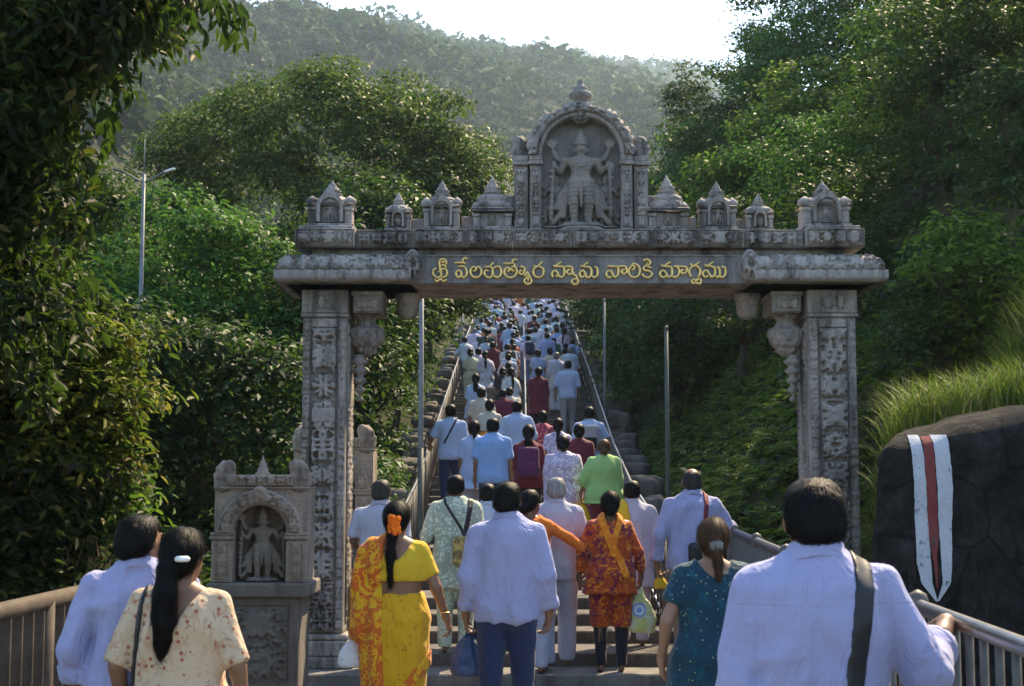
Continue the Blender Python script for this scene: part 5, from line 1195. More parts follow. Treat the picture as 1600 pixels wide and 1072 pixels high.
def shirt_fn(P, ps, g):
    """g: hem z, sleeve 0..2 (1 elbow, 2 wrist), flare, ease, collar, neck"""
    ez = g.get('ease', .020); r = trunk_rows(ps['sex'], ps['fat'], ez); hem = g.get('hem', .80); fl = g.get('flare', .012)
    r = [(q[0], q[1], q[2], q[3] + fl * max(0, (1.1 - q[0]) / .3), q[4] + fl * max(0, (1.1 - q[0]) / .3)) for q in r]
    if g.get('loose', True): r = [(q[0], q[1], q[2], max(q[3], r[4][3] * .965 if 1.0 < q[0] < 1.25 else 0), max(q[4], r[4][4] * .95 if 1.0 < q[0] < 1.25 else 0)) for q in r]
    if hem < .8:
        q = r[0]; r = [(hem, 0, 0, q[3] + g.get('skirt', .04), q[4] + g.get('skirt', .04) + .5 * abs(ps.get('stride', 0)))] + r
    d = loft(P, r, 2.4)
    if 'hemcurve' in g: hz = hem + g['hemcurve'] * np.clip(np.abs(P[:, 0]) / .2, 0, 1) ** 2
    else: hz = hem
    d = np.maximum(d, hz - P[:, 2])
    k = 1 + ps['fat'] * .55; sl = g.get('sleeve', 1.8); sr = g.get('sr', .060 if ps['sex'] == 'm' else .054)
    for s in (-1, 1):
        a = ps['arms'][s]; sh, el, wr = a['s'], a['e'], a['w']
        d = smin(d, cone(P, (s * .055, -.014, 1.443 if ps['sex'] == 'm' else 1.43), sh + np.array((-s * .015, 0, -.008)), .054, (sr + .002) * k), .03)
        if sl <= 1:
            c = sh + (el - sh) * sl; x = cone(P, sh, c, sr * k, (sr - .002 + .004 * sl) * k); dr = (el - sh) / np.linalg.norm(el - sh)
        else:
            c = el + (wr - el) * (sl - 1); x = smin(cone(P, sh, el, sr * k, (sr - .006) * k), cone(P, el, c, (sr - .005) * k, (sr - .012) * k), .02); dr = (wr - el) / np.linalg.norm(wr - el)
        if g.get('cuff'): x = np.minimum(x, np.maximum(cone(P, c - dr * .045, c + dr * .02, sr * k + .001, sr * k - .003), np.abs((P - (c - dr * .02).astype(np.float32)) @ dr.astype(np.float32)) - .024))
        x = np.maximum(x, (P - c.astype(np.float32)) @ dr.astype(np.float32)); d = smin(d, x, .022)
    if g.get('collar'):
        Q = P.copy(); Q[:, 2] = P[:, 2] + (P[:, 1] + .02) * .28; d = smin(d, loft(Q, [(1.45, 0, -.012, .090, .080), (1.485, 0, -.012, .079, .075), (1.515, 0, -.014, .072, .071)], 2), .012)
    nk = g.get('neck')       # (half width at the shoulder line, z of the lowest point, z of the shoulder line)
    if nk:
        w_, zl, zt = nk; zz = np.clip((P[:, 2] - zl) / (zt - zl), 0, 1); ww = w_ * zz ** g.get('neckpow', .75)
        cut = np.where(P[:, 2] > zl, np.abs(P[:, 0]) - ww, zl - P[:, 2] + .0); cut = np.where(P[:, 1] < .03, cut, np.abs(P[:, 0]) - w_ + (1.46 - np.minimum(P[:, 2], 1.46)) * 2.0)
        d = np.maximum(d, -cut)
    amp = g.get('fold', .020); d = d - folds(P, g.get('seed', 1), amp) - .0025 * np.sin(P[:, 0] * 55 + 5 * vnoise(P * 4, 3)) * np.clip((1.25 - P[:, 2]) * 3, 0, 1)
    return d
def collar_fn(P):
    Q = P.copy(); Q[:, 2] = P[:, 2] + (P[:, 1] + .02) * .28 + .01 * np.abs(P[:, 0]) / .08
    o = loft(Q, [(1.470, 0, -.016, .106, .098), (1.488, 0, -.015, .097, .092), (1.512, 0, -.014, .088, .085), (1.536, 0, -.014, .080, .078)], 2)
    return np.maximum(o, .012 * 0 - (o + .011))
def trouser_fn(P, ps, g):
    e = g.get('ease', .012); k = 1 + ps['fat'] * .5; r = [q for q in trunk_rows(ps['sex'], ps['fat'], e - .004) if q[0] <= 1.06]
    d = loft(P, r, 2.3)
    for s in (-1, 1):
        H_, K, A = ps['legs'][s]; x = smin(cone(P, H_ + np.array((0, -.012, -.02)), K, (.090 + e) * k, (.060 + e) * k), cone(P, K, A + np.array((0, 0, -.03)), (.058 + e) * k, .040 + e * g.get('wide', 1.3)), .02)
        x = np.maximum(x, (A[2] + g.get('hem', -.035)) - P[:, 2]); d = smin(d, x, .02)
    return d - folds(P, g.get('seed', 5), g.get('fold', .010), 7, 9)
def skirt_fn(P, ps, g):
    d = loft(P, [(z, 0, cy, hw, hd) for z, cy, hw, hd in g['rows']], 2.2)
    ang = np.arctan2(P[:, 1], P[:, 0]); lo = np.clip((1.0 - P[:, 2]) * 1.2, 0, 1)
    d = d - .006 * lo * np.sin(ang * 9 + 3 * vnoise(P * 3, 6) + P[:, 2] * 2)
    return d - folds(P + np.stack([0 * P[:, 0], 0 * P[:, 0], P[:, 0] * .8], 1).astype(np.float32), g.get('seed', 4), g.get('fold', .014), 4, 9)
def clothed_fn(P, ps, layers):
    d = body_fn(P, ps)
    for fn, g in layers: d = np.minimum(d, fn(P, ps, {**g, 'fold': g.get('fold', .012) * .7}))
    return d
def hair_fn(P, ps, style):
    P = rotz(P, ps.get('turn', 0)); ny = ps.get('nod', 0); Q = P.copy(); Q[:, 1] = P[:, 1] - ny * (P[:, 2] - 1.5); A = Q.copy(); A[:, 0] = np.abs(Q[:, 0])
    nz = .007 * (vnoise(Q * np.array([75, 75, 30], dtype=np.float32), 12) - .5) + .009 * (vnoise(Q * 20, 13) - .5)
    if style in ('short', 'bald', 'thin'):
        g = .012 if style == 'short' else .006
        d = sell(Q, (0, -.014, 1.612), (.076 + g, .097 + g, .095 + g)); d = smin(d, ell(Q, (0, -.045, 1.575), (.070 + g * .6, .062 + g, .06)), .02)
        line = (1.528 + np.clip(Q[:, 1] + .075, 0, 1) * .72 + .035 * np.clip(.03 - np.abs(Q[:, 1] - .0), 0, 1) * 10) - Q[:, 2]
        line = np.maximum(line, np.where(A[:, 0] > .05, (Q[:, 1] + .015) * .9 - (Q[:, 2] - 1.60) * .55, -1))
        d = np.maximum(d, line)
        if style == 'bald': d = np.maximum(d, -ell(Q, (0, -.01, 1.70), (.066, .092, .062)))
    else:
        d = ell(Q, (0, -.016, 1.618), (.092, .112, .107)); d = smin(d, ell(Q, (0, -.055, 1.57), (.080, .062, .075)), .02)
        d = np.maximum(d, np.where(A[:, 0] < .0, 0, (1.50 + np.clip(Q[:, 1] + .04, 0, 1) * 1.5) - Q[:, 2])); d = np.maximum(d, (Q[:, 1] - .055) - (Q[:, 2] - 1.60) * .7)
        d = d + .004 * np.clip(1 - np.abs(Q[:, 0]) / .006, 0, 1)
        ch = {'pony': [((0, -.105, 1.585), .032), ((0, -.135, 1.54), .040), ((.004, -.15, 1.44), .052), ((.008, -.155, 1.33), .054), ((0, -.15, 1.24), .045), ((-.006, -.14, 1.18), .028), ((-.008, -.135, 1.14), .008)],
              'braid': [((0, -.10, 1.56), .034), ((0, -.125, 1.50), .034), ((-.004, -.14, 1.42), .026), ((-.006, -.145, 1.36), .034), ((-.008, -.145, 1.26), .030), ((-.008, -.14, 1.19), .020), ((-.008, -.14, 1.15), .008)],
              'tail': [((0, -.11, 1.575), .034), ((0, -.125, 1.54), .030), ((.006, -.13, 1.47), .026), ((.008, -.135, 1.40), .020), ((.01, -.13, 1.33), .006)],
              'bun': [((0, -.11, 1.55), .05), ((0, -.125, 1.535), .046)], 'long': [((0, -.09, 1.56), .05), ((0, -.13, 1.45), .058), ((0, -.14, 1.33), .05), ((0, -.135, 1.24), .02)]}[style]
        for (a, ra), (b, rb) in zip(ch[:-1], ch[1:]): d = smin(d, cone(Q, a, b, ra, rb), .012)
        if style == 'braid': d = d + .004 * np.sin(Q[:, 2] * 130) * (Q[:, 2] < 1.5)
    return d + nz
def person(label, x, y, z, H=1.66, yaw=0.0, sex='m', fat=0.0, hair='short', hcol='black', skin=0, arm=(None, None), step=.0, lift=.0, turn=0.0, nod=0.0, wear=(), extra=(), h=.0135, group=None, hh=None, cat='person', lean=0.0, hands=True, strands=0):
    """wear: (part name, builder, options, material); extra: (part name, region function of points and clothed distance, material)"""
    ps = dict(sex=sex, fat=fat, arms=arms(arm[0], arm[1], sex), legs=legs(step, lift), turn=turn, nod=nod, stride=step)
    sc = H / 1.705; T = lambda V: V * sc
    t = thing('person', label, cat, (x, y, z), yaw, group); t.rotation_euler = (-lean, 0, yaw)
    pts = np.array([ps['arms'][s][k] for s in (-1, 1) for k in ('s', 'e', 'w')]); lo = np.minimum(pts.min(0) - .13, (-.30, -.26, 0)); hi = np.maximum(pts.max(0) + .13, (.30, .30, 0)); lo[2] = -.01; hi[2] = 1.57
    lo[1] = min(lo[1], -step * .7 - .2); hi[1] = max(hi[1], step + .24)
    Vs, Qs, n_ = [], [], 0
    def addm(VQ):
        nonlocal n_
        Vs.append(smoothed(*VQ, 1)); Qs.append(VQ[1] + n_); n_ += len(VQ[0])
    hb = max(h * 1.35, .021)
    addm(surfnet(lambda P: body_fn(P, ps), lo, (hi[0], hi[1], 1.53), hb)); h2 = hh or h * .78
    addm(surfnet(lambda P: head_fn(P, ps), (-.115, -.15, 1.42), (.115, .15, 1.73), h2))
    if hands:
        for s in (-1, 1):
            a = ps['arms'][s]; f = a['f'] / np.linalg.norm(a['f']); c = a['w'] + f * .07; e_ = a['w'] + (a['e'] - a['w']) / np.linalg.norm(a['e'] - a['w']) * .09
            l_ = np.minimum(c - .125, e_ - .04); u_ = np.maximum(c + .125, e_ + .04); addm(surfnet(lambda P: hand_fn(P, a, s), l_, u_, min(h * .55, .0095)))
    mesh_obj('body', T(np.vstack(Vs)), np.vstack(Qs), SK[skin], t, True)
    sdf_obj('hair', lambda P: hair_fn(P, ps, hair), (-.13, -.23, 1.08 if hair in ('pony', 'braid', 'long', 'tail') else 1.46), (.13, .16, 1.76), min(max(h2, .0105), .015), HR[hcol], t, 1, T)
    if strands:
        hm = t.children[-1].data; nv = len(hm.vertices); co = np.zeros(nv * 3, dtype=np.float32); hm.vertices.foreach_get('co', co); co = co.reshape(-1, 3); no = np.zeros(nv * 3, dtype=np.float32); hm.vertices.foreach_get('normal', no); no = no.reshape(-1, 3)
        r_ = np.random.default_rng(int(abs(x) * 100) + 5); ii = r_.integers(0, nv, strands); p = co[ii]; n0 = no[ii]; fl = np.array([0, -.35 if hair != 'short' else -.1, -1.0]) + r_.normal(size=(strands, 3)) * (.22 if hair != 'short' else .35)
        fl = fl - n0 * (fl * n0).sum(1, keepdims=True); fl /= np.maximum(np.linalg.norm(fl, axis=1, keepdims=True), 1e-5); L = ((.016 if hair in ('short', 'bald') else .05) * (.6 + .8 * r_.random(strands)))[:, None]; sd_ = np.cross(n0, fl) * (.0011 if hair in ('short', 'bald') else .0009); lift_ = (.0045 * r_.random(strands) ** 2 + .0015)[:, None]
        c1, c2, c3 = p + n0 * .0005, p + fl * L * .5 + n0 * (lift_ * .9), p + fl * L + n0 * lift_ * 1.1 - n0 * L * .10
        Vh = np.stack([c1 - sd_, c1 + sd_, c2 - sd_ * .8, c2 + sd_ * .8, c3 - sd_ * .2, c3 + sd_ * .2], 1).reshape(-1, 3); b6 = 6 * np.arange(strands)[:, None]
        kind(mesh_obj('hair_strands', Vh, np.vstack([b6 + np.array([[0, 1, 3, 2]]), b6 + np.array([[2, 3, 5, 4]])]), HR[hcol], t), 'stuff')
    layers = [(w_[1], w_[2]) for w_ in wear]
    for nm, fn, g, mt in wear:
        l_ = lo.copy(); u_ = hi.copy()
        if fn is not shirt_fn: u_[2] = 1.12; l_[0], u_[0] = -.33 - fat * .2, .33 + fat * .2; l_[2] = max(0, min(.02, l_[2] + .02)) if fn is skirt_fn else 0.02
        else: l_[2] = max(g.get('hem', .8) - .04, 0); u_[2] = 1.57; l_[:2] = np.minimum(l_[:2], (-.34, -.3)); u_[:2] = np.maximum(u_[:2], (.34, .3)); l_[2] = min(l_[2], pts[:, 2].min() - .1)
        sdf_obj(nm, lambda P: fn(P, ps, g), l_, u_, h if fn is not trouser_fn else h * 1.3, mt, t, 1, T)
        if fn is shirt_fn and g.get('collar') and h < .02: sdf_obj('collar', lambda P: collar_fn(P), (-.13, -.14, 1.43), (.13, .11, 1.57), .0065 if h < .014 else .009, mt, t, 0, T)
    for ex in extra:
        nm, rf, mt, box = ex[:4]; hx = ex[4] if len(ex) > 4 else h
        sdf_obj(nm, lambda P: rf(P, lambda Q: clothed_fn(Q, ps, layers)), box[0], box[1], hx, mt, ex[5] if len(ex) > 5 and ex[5] is not None else t, 1, T)
    t['sc'] = sc; del t['sc']
    return t, ps, sc
def band(pts, hw, off, side='back'):
    """a strip of cloth lying on the clothed body along a line seen from behind"""
    def f(P, cd):
        d = seg2(P, pts) - hw; d = np.maximum(d, cd(P) - off)
        if side == 'back': d = np.maximum(d, P[:, 1] - .06)
        return d
    return f
def loc_of(t, p, sc): return t.matrix_basis @ Vector(tuple(np.asarray(p) * sc))
# ------------------------------------------------------------------ the walkers in front
def PX(px, Y): return at(px, 755, Y).x
SHIRT = dict(fold=.030, hem=.83, sleeve=1.86, collar=True, cuff=True, hemcurve=.03)
HALF = dict(hem=.84, sleeve=.85, collar=True, sr=.066)
TR = dict()
# man in front at the right, hand on the railing
t14, ps14, sc14 = person('nearest man, broad back in lavender-white shirt with a wide black strap, hand on railing', PX(1270, 4.4), 4.4, -.118, 1.77, 0, 'm', .03, strands=5400, nod=.10, arm=(dict(e=(-.235, -.03, 1.12), w=(-.25, .06, .87)), dict(e=(.325, .0, 1.14), w=(.460, .255, 1.270), f=(.10, .9, -.18), n=(0, -.1, -1), curl=.75)),
    wear=(('shirt', shirt_fn, dict(SHIRT, seed=21, sleeve=1.62, fold=.032), WHITE), ('trousers', trouser_fn, dict(TR), BLACKC)), h=.0135, skin=0)
bag = thing('shoulder_bag', 'black shoulder bag slung across the back of the nearest man', 'bag', t14.location[:], 0)
lay14 = [(shirt_fn, dict(SHIRT, seed=21, sleeve=1.62, fold=.020))]
sdf_obj('strap', lambda P: band([(.125, 1.55), (.125, 1.46), (.07, 1.08), (.06, .98)], .030, .011)(P, lambda Q: clothed_fn(Q, ps14, lay14)), (-.05, -.26, .9), (.22, .1, 1.56), .0085, LEATH, bag, 1, lambda V: V * sc14)
sdf_obj('bag_body', lambda P: rbox(P, (.11, -.235, .92), (.16, .055, .13), .04) + .012 * (vnoise(P * 14, 3) - .5), (-.1, -.32, .76), (.3, -.15, 1.08), .012, LEATH, bag, 1, lambda V: V * sc14)
# man and woman at the left
person('man in pale lavender shirt, head turned right, near the wooden railing', PX(222, 6.1), 6.1, -.118, 1.62, .05, 'm', .06, turn=-.5, strands=3600, arm=(dict(e=(-.27, -.04, 1.13), w=(-.275, .06, .92)), None), wear=(('shirt', shirt_fn, dict(SHIRT, seed=31, sleeve=1.55, sr=.066), WHITE), ('trousers', trouser_fn, dict(TR), GREYC)), h=.014)
t2, ps2, sc2 = person('woman in cream floral kurta with a long black ponytail', PX(289, 5.9), 5.9, -.118, 1.575, -.05, 'f', .18, 'pony', turn=-.28, strands=5400, arm=(dict(e=(-.27, -.05, 1.12), w=(-.27, .06, .9)), dict(e=(.265, -.05, 1.12), w=(.28, .05, .88))), skin=0,
    wear=(('kurta', shirt_fn, dict(hem=.55, sleeve=.98, neck=(.115, 1.30, 1.47), seed=41, ease=.012, flare=.02, skirt=.05, sr=.054, fold=.020), FLORAL), ('trousers', trouser_fn, dict(TR), CREAMW)), h=.014)
MB().lathe((0, 0, 0), [(.020, -.012), (.030, -.008), (.032, .004), (.022, .012)], 12).build('hair_tie', M_LAMP, t2, True, loc=tuple(np.array((.03, -.122, 1.585)) * sc2))
bag = thing('shoulder_bag', 'thin black bag strap over the left shoulder of the cream-kurta woman', 'bag', t2.location[:], -.05)
lay2 = [(shirt_fn, dict(hem=.55, sleeve=.98, seed=41, ease=.012, flare=.02, skirt=.05, sr=.054, fold=.016))]
sdf_obj('strap', lambda P: band([(-.145, 1.52), (-.15, 1.44), (-.175, 1.2), (-.20, .95)], .012, .010)(P, lambda Q: clothed_fn(Q, ps2, lay2)), (-.3, -.26, .85), (-.08, .1, 1.5), .008, LEATH, bag, 1, lambda V: V * sc2)
sdf_obj('bag_body', lambda P: rbox(P, (-.27, .02, .80), (.055, .13, .12), .035), (-.36, -.14, .64), (-.18, .18, .95), .014, LEATH, bag, 1, lambda V: V * sc2)
# saree
SK_ROWS = [(.03, .0, .20, .17), (.25, 0, .20, .16), (.55, -.01, .215, .165), (.80, -.012, .235, .175), (.92, -.012, .240, .180), (1.02, -.004, .205, .155), (1.09, 0, .185, .140)]
def pallu(P, cd):
    z = P[:, 2]; xl = np.interp(z, [.1, .5, .9, 1.2, 1.38, 1.5], [-.30, -.31, -.31, -.30, -.27, -.2]); xr = np.interp(z, [.1, .45, .9, 1.2, 1.38, 1.5], [-.04, -.055, -.075, -.085, -.075, -.065])
    c_ = np.minimum(cd(P), cone(P, (-.19, -.03, 1.36), (-.23, -.03, .85), .06, .09)); d = np.maximum(np.maximum(xl - P[:, 0], P[:, 0] - xr), c_ - .020 - .006 * np.sin(P[:, 0] * 60 + z * 4)); d = np.maximum(d, P[:, 1] - .10 * (z > 1.3) - .02); return np.maximum(d, .12 - z)
def border(P, cd): return np.maximum(np.maximum(np.abs((P[:, 2] - .42) - (P[:, 0] - .05) * 1.25) - .055, cd(P) - .012), np.maximum(P[:, 1] - .05, -.02 - P[:, 0]))
t3, ps3, sc3 = person('woman in yellow saree with red-gold drape and orange flowers in her braid', PX(621, 9.5), 9.5, -.118, 1.64, -.06, 'f', .24, 'braid', strands=4200, arm=(dict(e=(-.285, -.06, 1.12), w=(-.315, .0, .89), f=(-.0, .05, -1), curl=.8), dict(e=(.275, -.03, 1.13), w=(.335, .05, .93), f=(.25, .2, -.8))), turn=-.12,
    wear=(('blouse', shirt_fn, dict(hem=1.175, sleeve=.72, neck=(.12, 1.32, 1.46), neckpow=.5, ease=.008, loose=False, flare=0, sr=.052, fold=.006, seed=51), BLOUSE), ('saree', skirt_fn, dict(rows=SK_ROWS, seed=52), SAREE)), h=.0175,
    extra=(('pallu', pallu, PALLU, ((-.42, -.34, .08), (0, .16, 1.55)), .0125), ('saree_border', border, PALLU, ((-.06, -.3, .25), (.30, .1, .85)), .012)))
rr = random.Random(3)
for k in range(22):
    a = rr.uniform(0, 6.28); zz = 1.50 + .11 * (k / 21); o = MB().lathe((0, 0, 0), [(.004, -.012), (.014, -.006), (.017, .002), (.011, .009), (.003, .012)], 9).build('flower', FLOWER, t3, True) if k == 0 else share(fl0, 'flower', t3)
    if k == 0: fl0 = o
    o.location = np.array((.028 * math.cos(a) + .0, -.132 - .020 * abs(math.sin(a)), zz)) * sc3; o.rotation_euler = (rr.uniform(.8, 2.2), rr.uniform(-.6, .6), 0); o.scale = (1.25,) * 3
for s in (-1, 1):
    a = ps3['arms'][s]; MB().tube([tuple(np.array((math.cos(q), math.sin(q), 0)) * .031) for q in np.linspace(0, 6.283, 15)], .004, 5).build('bangle', M_GOLD, t3, True, loc=tuple((a['w'] + (a['e'] - a['w']) * .13) * sc3))
# centre man
t4, ps4, sc4 = person('man in untucked white shirt and dark blue jeans in the middle of the front walkers', PX(792, 9.45), 9.45, -.118, 1.765, .0, 'm', .02, strands=3000, arm=(dict(e=(-.245, -.05, 1.12), w=(-.262, .05, .88), curl=.7), dict(e=(.245, -.05, 1.12), w=(.270, .05, .88), curl=.7)), step=.10, turn=-.1,
    wear=(('shirt', shirt_fn, dict(SHIRT, seed=61, sleeve=1.82, hem=.825, fold=.030), WHITE), ('jeans', trouser_fn, dict(TR), NAVY)), h=.0175)
# teal lady
t13, ps13, sc13 = person('woman in dark teal printed kurta with brown hair tied low, right of the steps', PX(1112, 7.8), 7.8, -.118, 1.57, .04, 'f', .24, 'tail', 'brown', 2, strands=3600, arm=(dict(e=(-.285, -.06, 1.12), w=(-.305, .04, .89), curl=.6), None),
    wear=(('kurta', shirt_fn, dict(hem=.42, sleeve=.62, neck=(.105, 1.375, 1.46), neckpow=.6, ease=.014, flare=.03, skirt=.06, sr=.060, fold=.020, seed=71), TEAL), ('trousers', trouser_fn, dict(TR), DKNAVY)), h=.0175)
MB().lathe((0, 0, 0), [(.02, -.03), (.036, -.02), (.038, .02), (.02, .03)], 10).build('hair_clip', HR['grey'], t13, True, loc=tuple(np.array((0, -.120, 1.555)) * sc13))
# on the landing
t9, ps9, sc9 = person('barefoot woman in orange and purple printed suit with an orange scarf', PX(953, 12.75), 12.75, 0, 1.57, 0, 'f', .17, 'bun', 'black', 1, strands=1800, arm=(dict(e=(-.27, -.03, 1.13), w=(-.30, .05, .89)), dict(e=(.275, -.03, 1.13), w=(.30, .06, .90), curl=.9)),
    wear=(('kurta', shirt_fn, dict(hem=.74, sleeve=1.75, ease=.014, flare=.02, skirt=.02, neck=(.075, 1.41, 1.47), seed=81, sr=.052), ORPRINT), ('salwar', trouser_fn, dict(ease=.03, wide=.6, hem=.33), ORPRINT), ('leggings', trouser_fn, dict(ease=.006), DKNAVY)), h=.0175,
    extra=(('scarf', lambda P, cd: np.minimum(band([(-.085, 1.52), (-.09, 1.44), (.0, 1.20), (.09, 1.05), (.14, .92)], .036, .018)(P, cd), band([(.085, 1.52), (.09, 1.44), (.02, 1.22), (.01, 1.12)], .032, .016)(P, cd)), ORSCARF, ((-.2, -.3, .86), (.24, .1, 1.53)), .0125),))
t8, ps8, sc8 = person('elderly white-haired man in white shirt and white trousers', PX(869, 13.0), 13.0, 0, 1.69, 0, 'm', .06, 'short', 'white', 1, strands=1800, arm=(None, dict(e=(.27, -.03, 1.14), w=(.27, .07, .92))), step=.16, lift=.0,
    wear=(('shirt', shirt_fn, dict(HALF, seed=91, hem=.80), WHITE2), ('trousers', trouser_fn, dict(ease=.026, wide=1.6), WHITE2)), h=.0175)
person('woman in orange and wine top with her arm around the white-haired man', PX(829, 12.65), 12.65, 0, 1.58, -.12, 'f', .12, 'bun', turn=-.5, arm=(None, dict(e=(.36, .05, 1.26), w=(.52, .14, 1.13), f=(.9, .15, -.25), n=(0, .3, -1), curl=.3)), skin=1,
    wear=(('kurta', shirt_fn, dict(hem=.72, sleeve=1.85, neck=(.08, 1.41, 1.47), seed=93, ease=.012, sr=.05), ORANGE), ('trousers', trouser_fn, dict(ease=.02), WHITE2)), h=.0175,
    extra=(('scarf', band([(-.1, 1.5), (-.05, 1.4), (.08, 1.2), (.16, 1.1)], .05, .016), PINKPR, ((-.2, -.3, .98), (.28, .1, 1.53)), .0125),))
t12, ps12, sc12 = person('balding man in white shirt and tan trousers with a wine-red bag strap', PX(1081, 12.75), 12.75, 0, 1.775, 0, 'm', .10, 'bald', 'darkgrey', 0, strands=1500, arm=(dict(e=(-.29, -.04, 1.14), w=(-.30, .05, .91), curl=.9), dict(e=(.32, .0, 1.19), w=(.35, .20, 1.21), f=(.05, .9, -.1), n=(0, 0, -1), curl=.7)),
    wear=(('shirt', shirt_fn, dict(SHIRT, seed=95, sleeve=1.9, hem=.83), WHITE), ('trousers', trouser_fn, dict(TR), TAN)), h=.0175)
lay12 = [(shirt_fn, dict(SHIRT, seed=95, sleeve=1.9, hem=.83, fold=.016))]
bag = thing('shoulder_bag', 'black shoulder bag hanging from a wine-red strap behind the balding man', 'bag', t12.location[:], 0)
sdf_obj('strap', lambda P: band([(.11, 1.55), (.11, 1.46), (.085, 1.2), (.05, 1.0)], .022, .013)(P, lambda Q: clothed_fn(Q, ps12, lay12)), (-.05, -.28, .95), (.2, .1, 1.56), .010, REDSTRAP, bag, 1, lambda V: V * sc12)
sdf_obj('bag_body', lambda P: rbox(P, (.03, -.23, .96), (.10, .05, .13), .04) + .012 * (vnoise(P * 14, 3) - .5), (-.1, -.32, .78), (.2, -.15, 1.15), .013, LEATH, bag, 1, lambda V: V * sc12)
t6, ps6, sc6 = person('man in pale green patterned kurta with a crossed bag strap', PX(712, 13.2), 13.2, tread_z(13.2), 1.60, 0, 'm', .12, 'short', arm=(dict(e=(-.28, -.04, 1.13), w=(-.29, .06, .9)), None), skin=1,
    wear=(('kurta', shirt_fn, dict(hem=.62, sleeve=1.25, collar=False, skirt=.02, seed=97, sr=.064), PAISLEY), ('trousers', trouser_fn, dict(ease=.02), PAISLEY)), h=.0175)
lay6 = [(shirt_fn, dict(hem=.62, sleeve=1.25, skirt=.02, seed=97, sr=.064, fold=.016))]
bag = thing('shoulder_bag', 'printed cloth bag on dark straps worn by the man in patterned green', 'bag', t6.location[:], 0)
sdf_obj('strap', lambda P: np.minimum(band([(-.11, 1.52), (-.10, 1.45), (.06, 1.2), (.12, 1.05)], .014, .013)(P, lambda Q: clothed_fn(Q, ps6, lay6)), band([(.15, 1.5), (.15, 1.42), (.11, 1.2), (.10, 1.05)], .024, .013)(P, lambda Q: clothed_fn(Q, ps6, lay6))), (-.18, -.3, 1.0), (.24, .1, 1.53), .011, LEATH, bag, 1, lambda V: V * sc6)
sdf_obj('bag_body', lambda P: rbox(P, (.10, -.225, .99), (.12, .05, .14), .04) + .014 * (vnoise(P * 14, 3) - .5), (-.06, -.32, .8), (.26, -.14, 1.16), .013, BAGPR, bag, 1, lambda V: V * sc6)
person('man in white kurta with a yellow shawl over the left shoulder, right of the steps', PX(987, 13.75), 13.75, tread_z(13.75), 1.55, 0, 'm', .06, 'short', skin=1, arm=(None, dict(e=(.285, -.02, 1.14), w=(.30, .10, .94))),
    wear=(('kurta', shirt_fn, dict(hem=.60, sleeve=1.5, skirt=.03, seed=99, sr=.062, collar=True), WHITE2), ('trousers', trouser_fn, dict(ease=.02), WHITE2)), h=.0175,
    extra=(('shawl', band([(-.17, 1.5), (-.13, 1.44), (-.10, 1.2), (-.12, .95)], .085, .02), YELLOWC, ((-.33, -.3, .85), (.1, .12, 1.56)), .014),))
person('man in white shirt with a staff bag at the foot of the left pillar'.replace('with a staff bag ', ''), PX(597, 13.0), 12.95, 0, 1.67, -.1, 'm', .02, 'short', 'darkgrey', 1, arm=(dict(e=(-.26, .0, 1.15), w=(-.20, .16, 1.0)), None), wear=(('shirt', shirt_fn, dict(HALF, seed=101), WHITE2), ('trousers', trouser_fn, dict(ease=.03), CREAMW)), h=.0175)
person('mostly hidden man in pale blue shirt just behind the central white-shirted man', PX(762, 13.9), 13.9, tread_z(13.9), 1.52, 0, 'm', .0, 'short', skin=1, wear=(('shirt', shirt_fn, dict(HALF, seed=103), PALEB), ('trousers', trouser_fn, dict(TR), NAVY)), h=.0175)
# -- bags carried in the hand
def carrier(name, label, mt, p, w_, hgt, seed, dep=.5):
    t = thing(name, label, 'bag', tuple(p))
    def fn(P):
        z = -P[:, 2] / hgt; wd = w_ * np.interp(z, [0, .12, .3, .6, .9, 1.0], [.10, .22, .62, .95, 1.0, .82]); dp = wd * dep
        d = (np.sqrt((P[:, 0] / wd) ** 2 + (P[:, 1] / dp) ** 2) - 1) * np.minimum(wd, dp); d = np.maximum(d, np.maximum(P[:, 2] + .02, -hgt - P[:, 2]))
        return d - .018 * (vnoise(P * 16, seed) - .5) - .010 * np.sin(np.arctan2(P[:, 1], P[:, 0]) * 7 + P[:, 2] * 9) * np.clip(1 - z, 0, 1)
    sdf_obj('bag_body', fn, (-w_ * 1.3, -w_ * dep * 1.5, -hgt - .03), (w_ * 1.3, w_ * dep * 1.5, .0), .011, mt, t, 1)
    MB().tube([(-.025, 0, -.05), (-.022, 0, .0), (0, 0, .028), (.022, 0, 0), (.025, 0, -.05)], .006, 6).build('handle', mt, t, True); return t
def hand_pt(t, ps, sc, s):
    a = ps['arms'][s]; return loc_of(t, a['w'] + a['f'] / np.linalg.norm(a['f']) * .105 + a['n'] * .02, sc)
carrier('carrier_bag', 'small white plastic bag in the left hand of the yellow-saree woman', PL_WHITE, hand_pt(t3, ps3, sc3, -1), .10, .19, 3)
carrier('carrier_bag', 'dark blue plastic bag in the left hand of the central white-shirted man', PL_BLUE, hand_pt(t4, ps4, sc4, -1), .125, .30, 4)
carrier('carrier_bag', 'clear plastic bag with a round blue print, carried by the orange-suited woman', PL_PRINT, hand_pt(t9, ps9, sc9, 1), .155, .40, 5)
carrier('cloth_pouch', 'small yellow pouch in the left hand of the balding man', YELLOWC, hand_pt(t12, ps12, sc12, -1), .06, .13, 6)
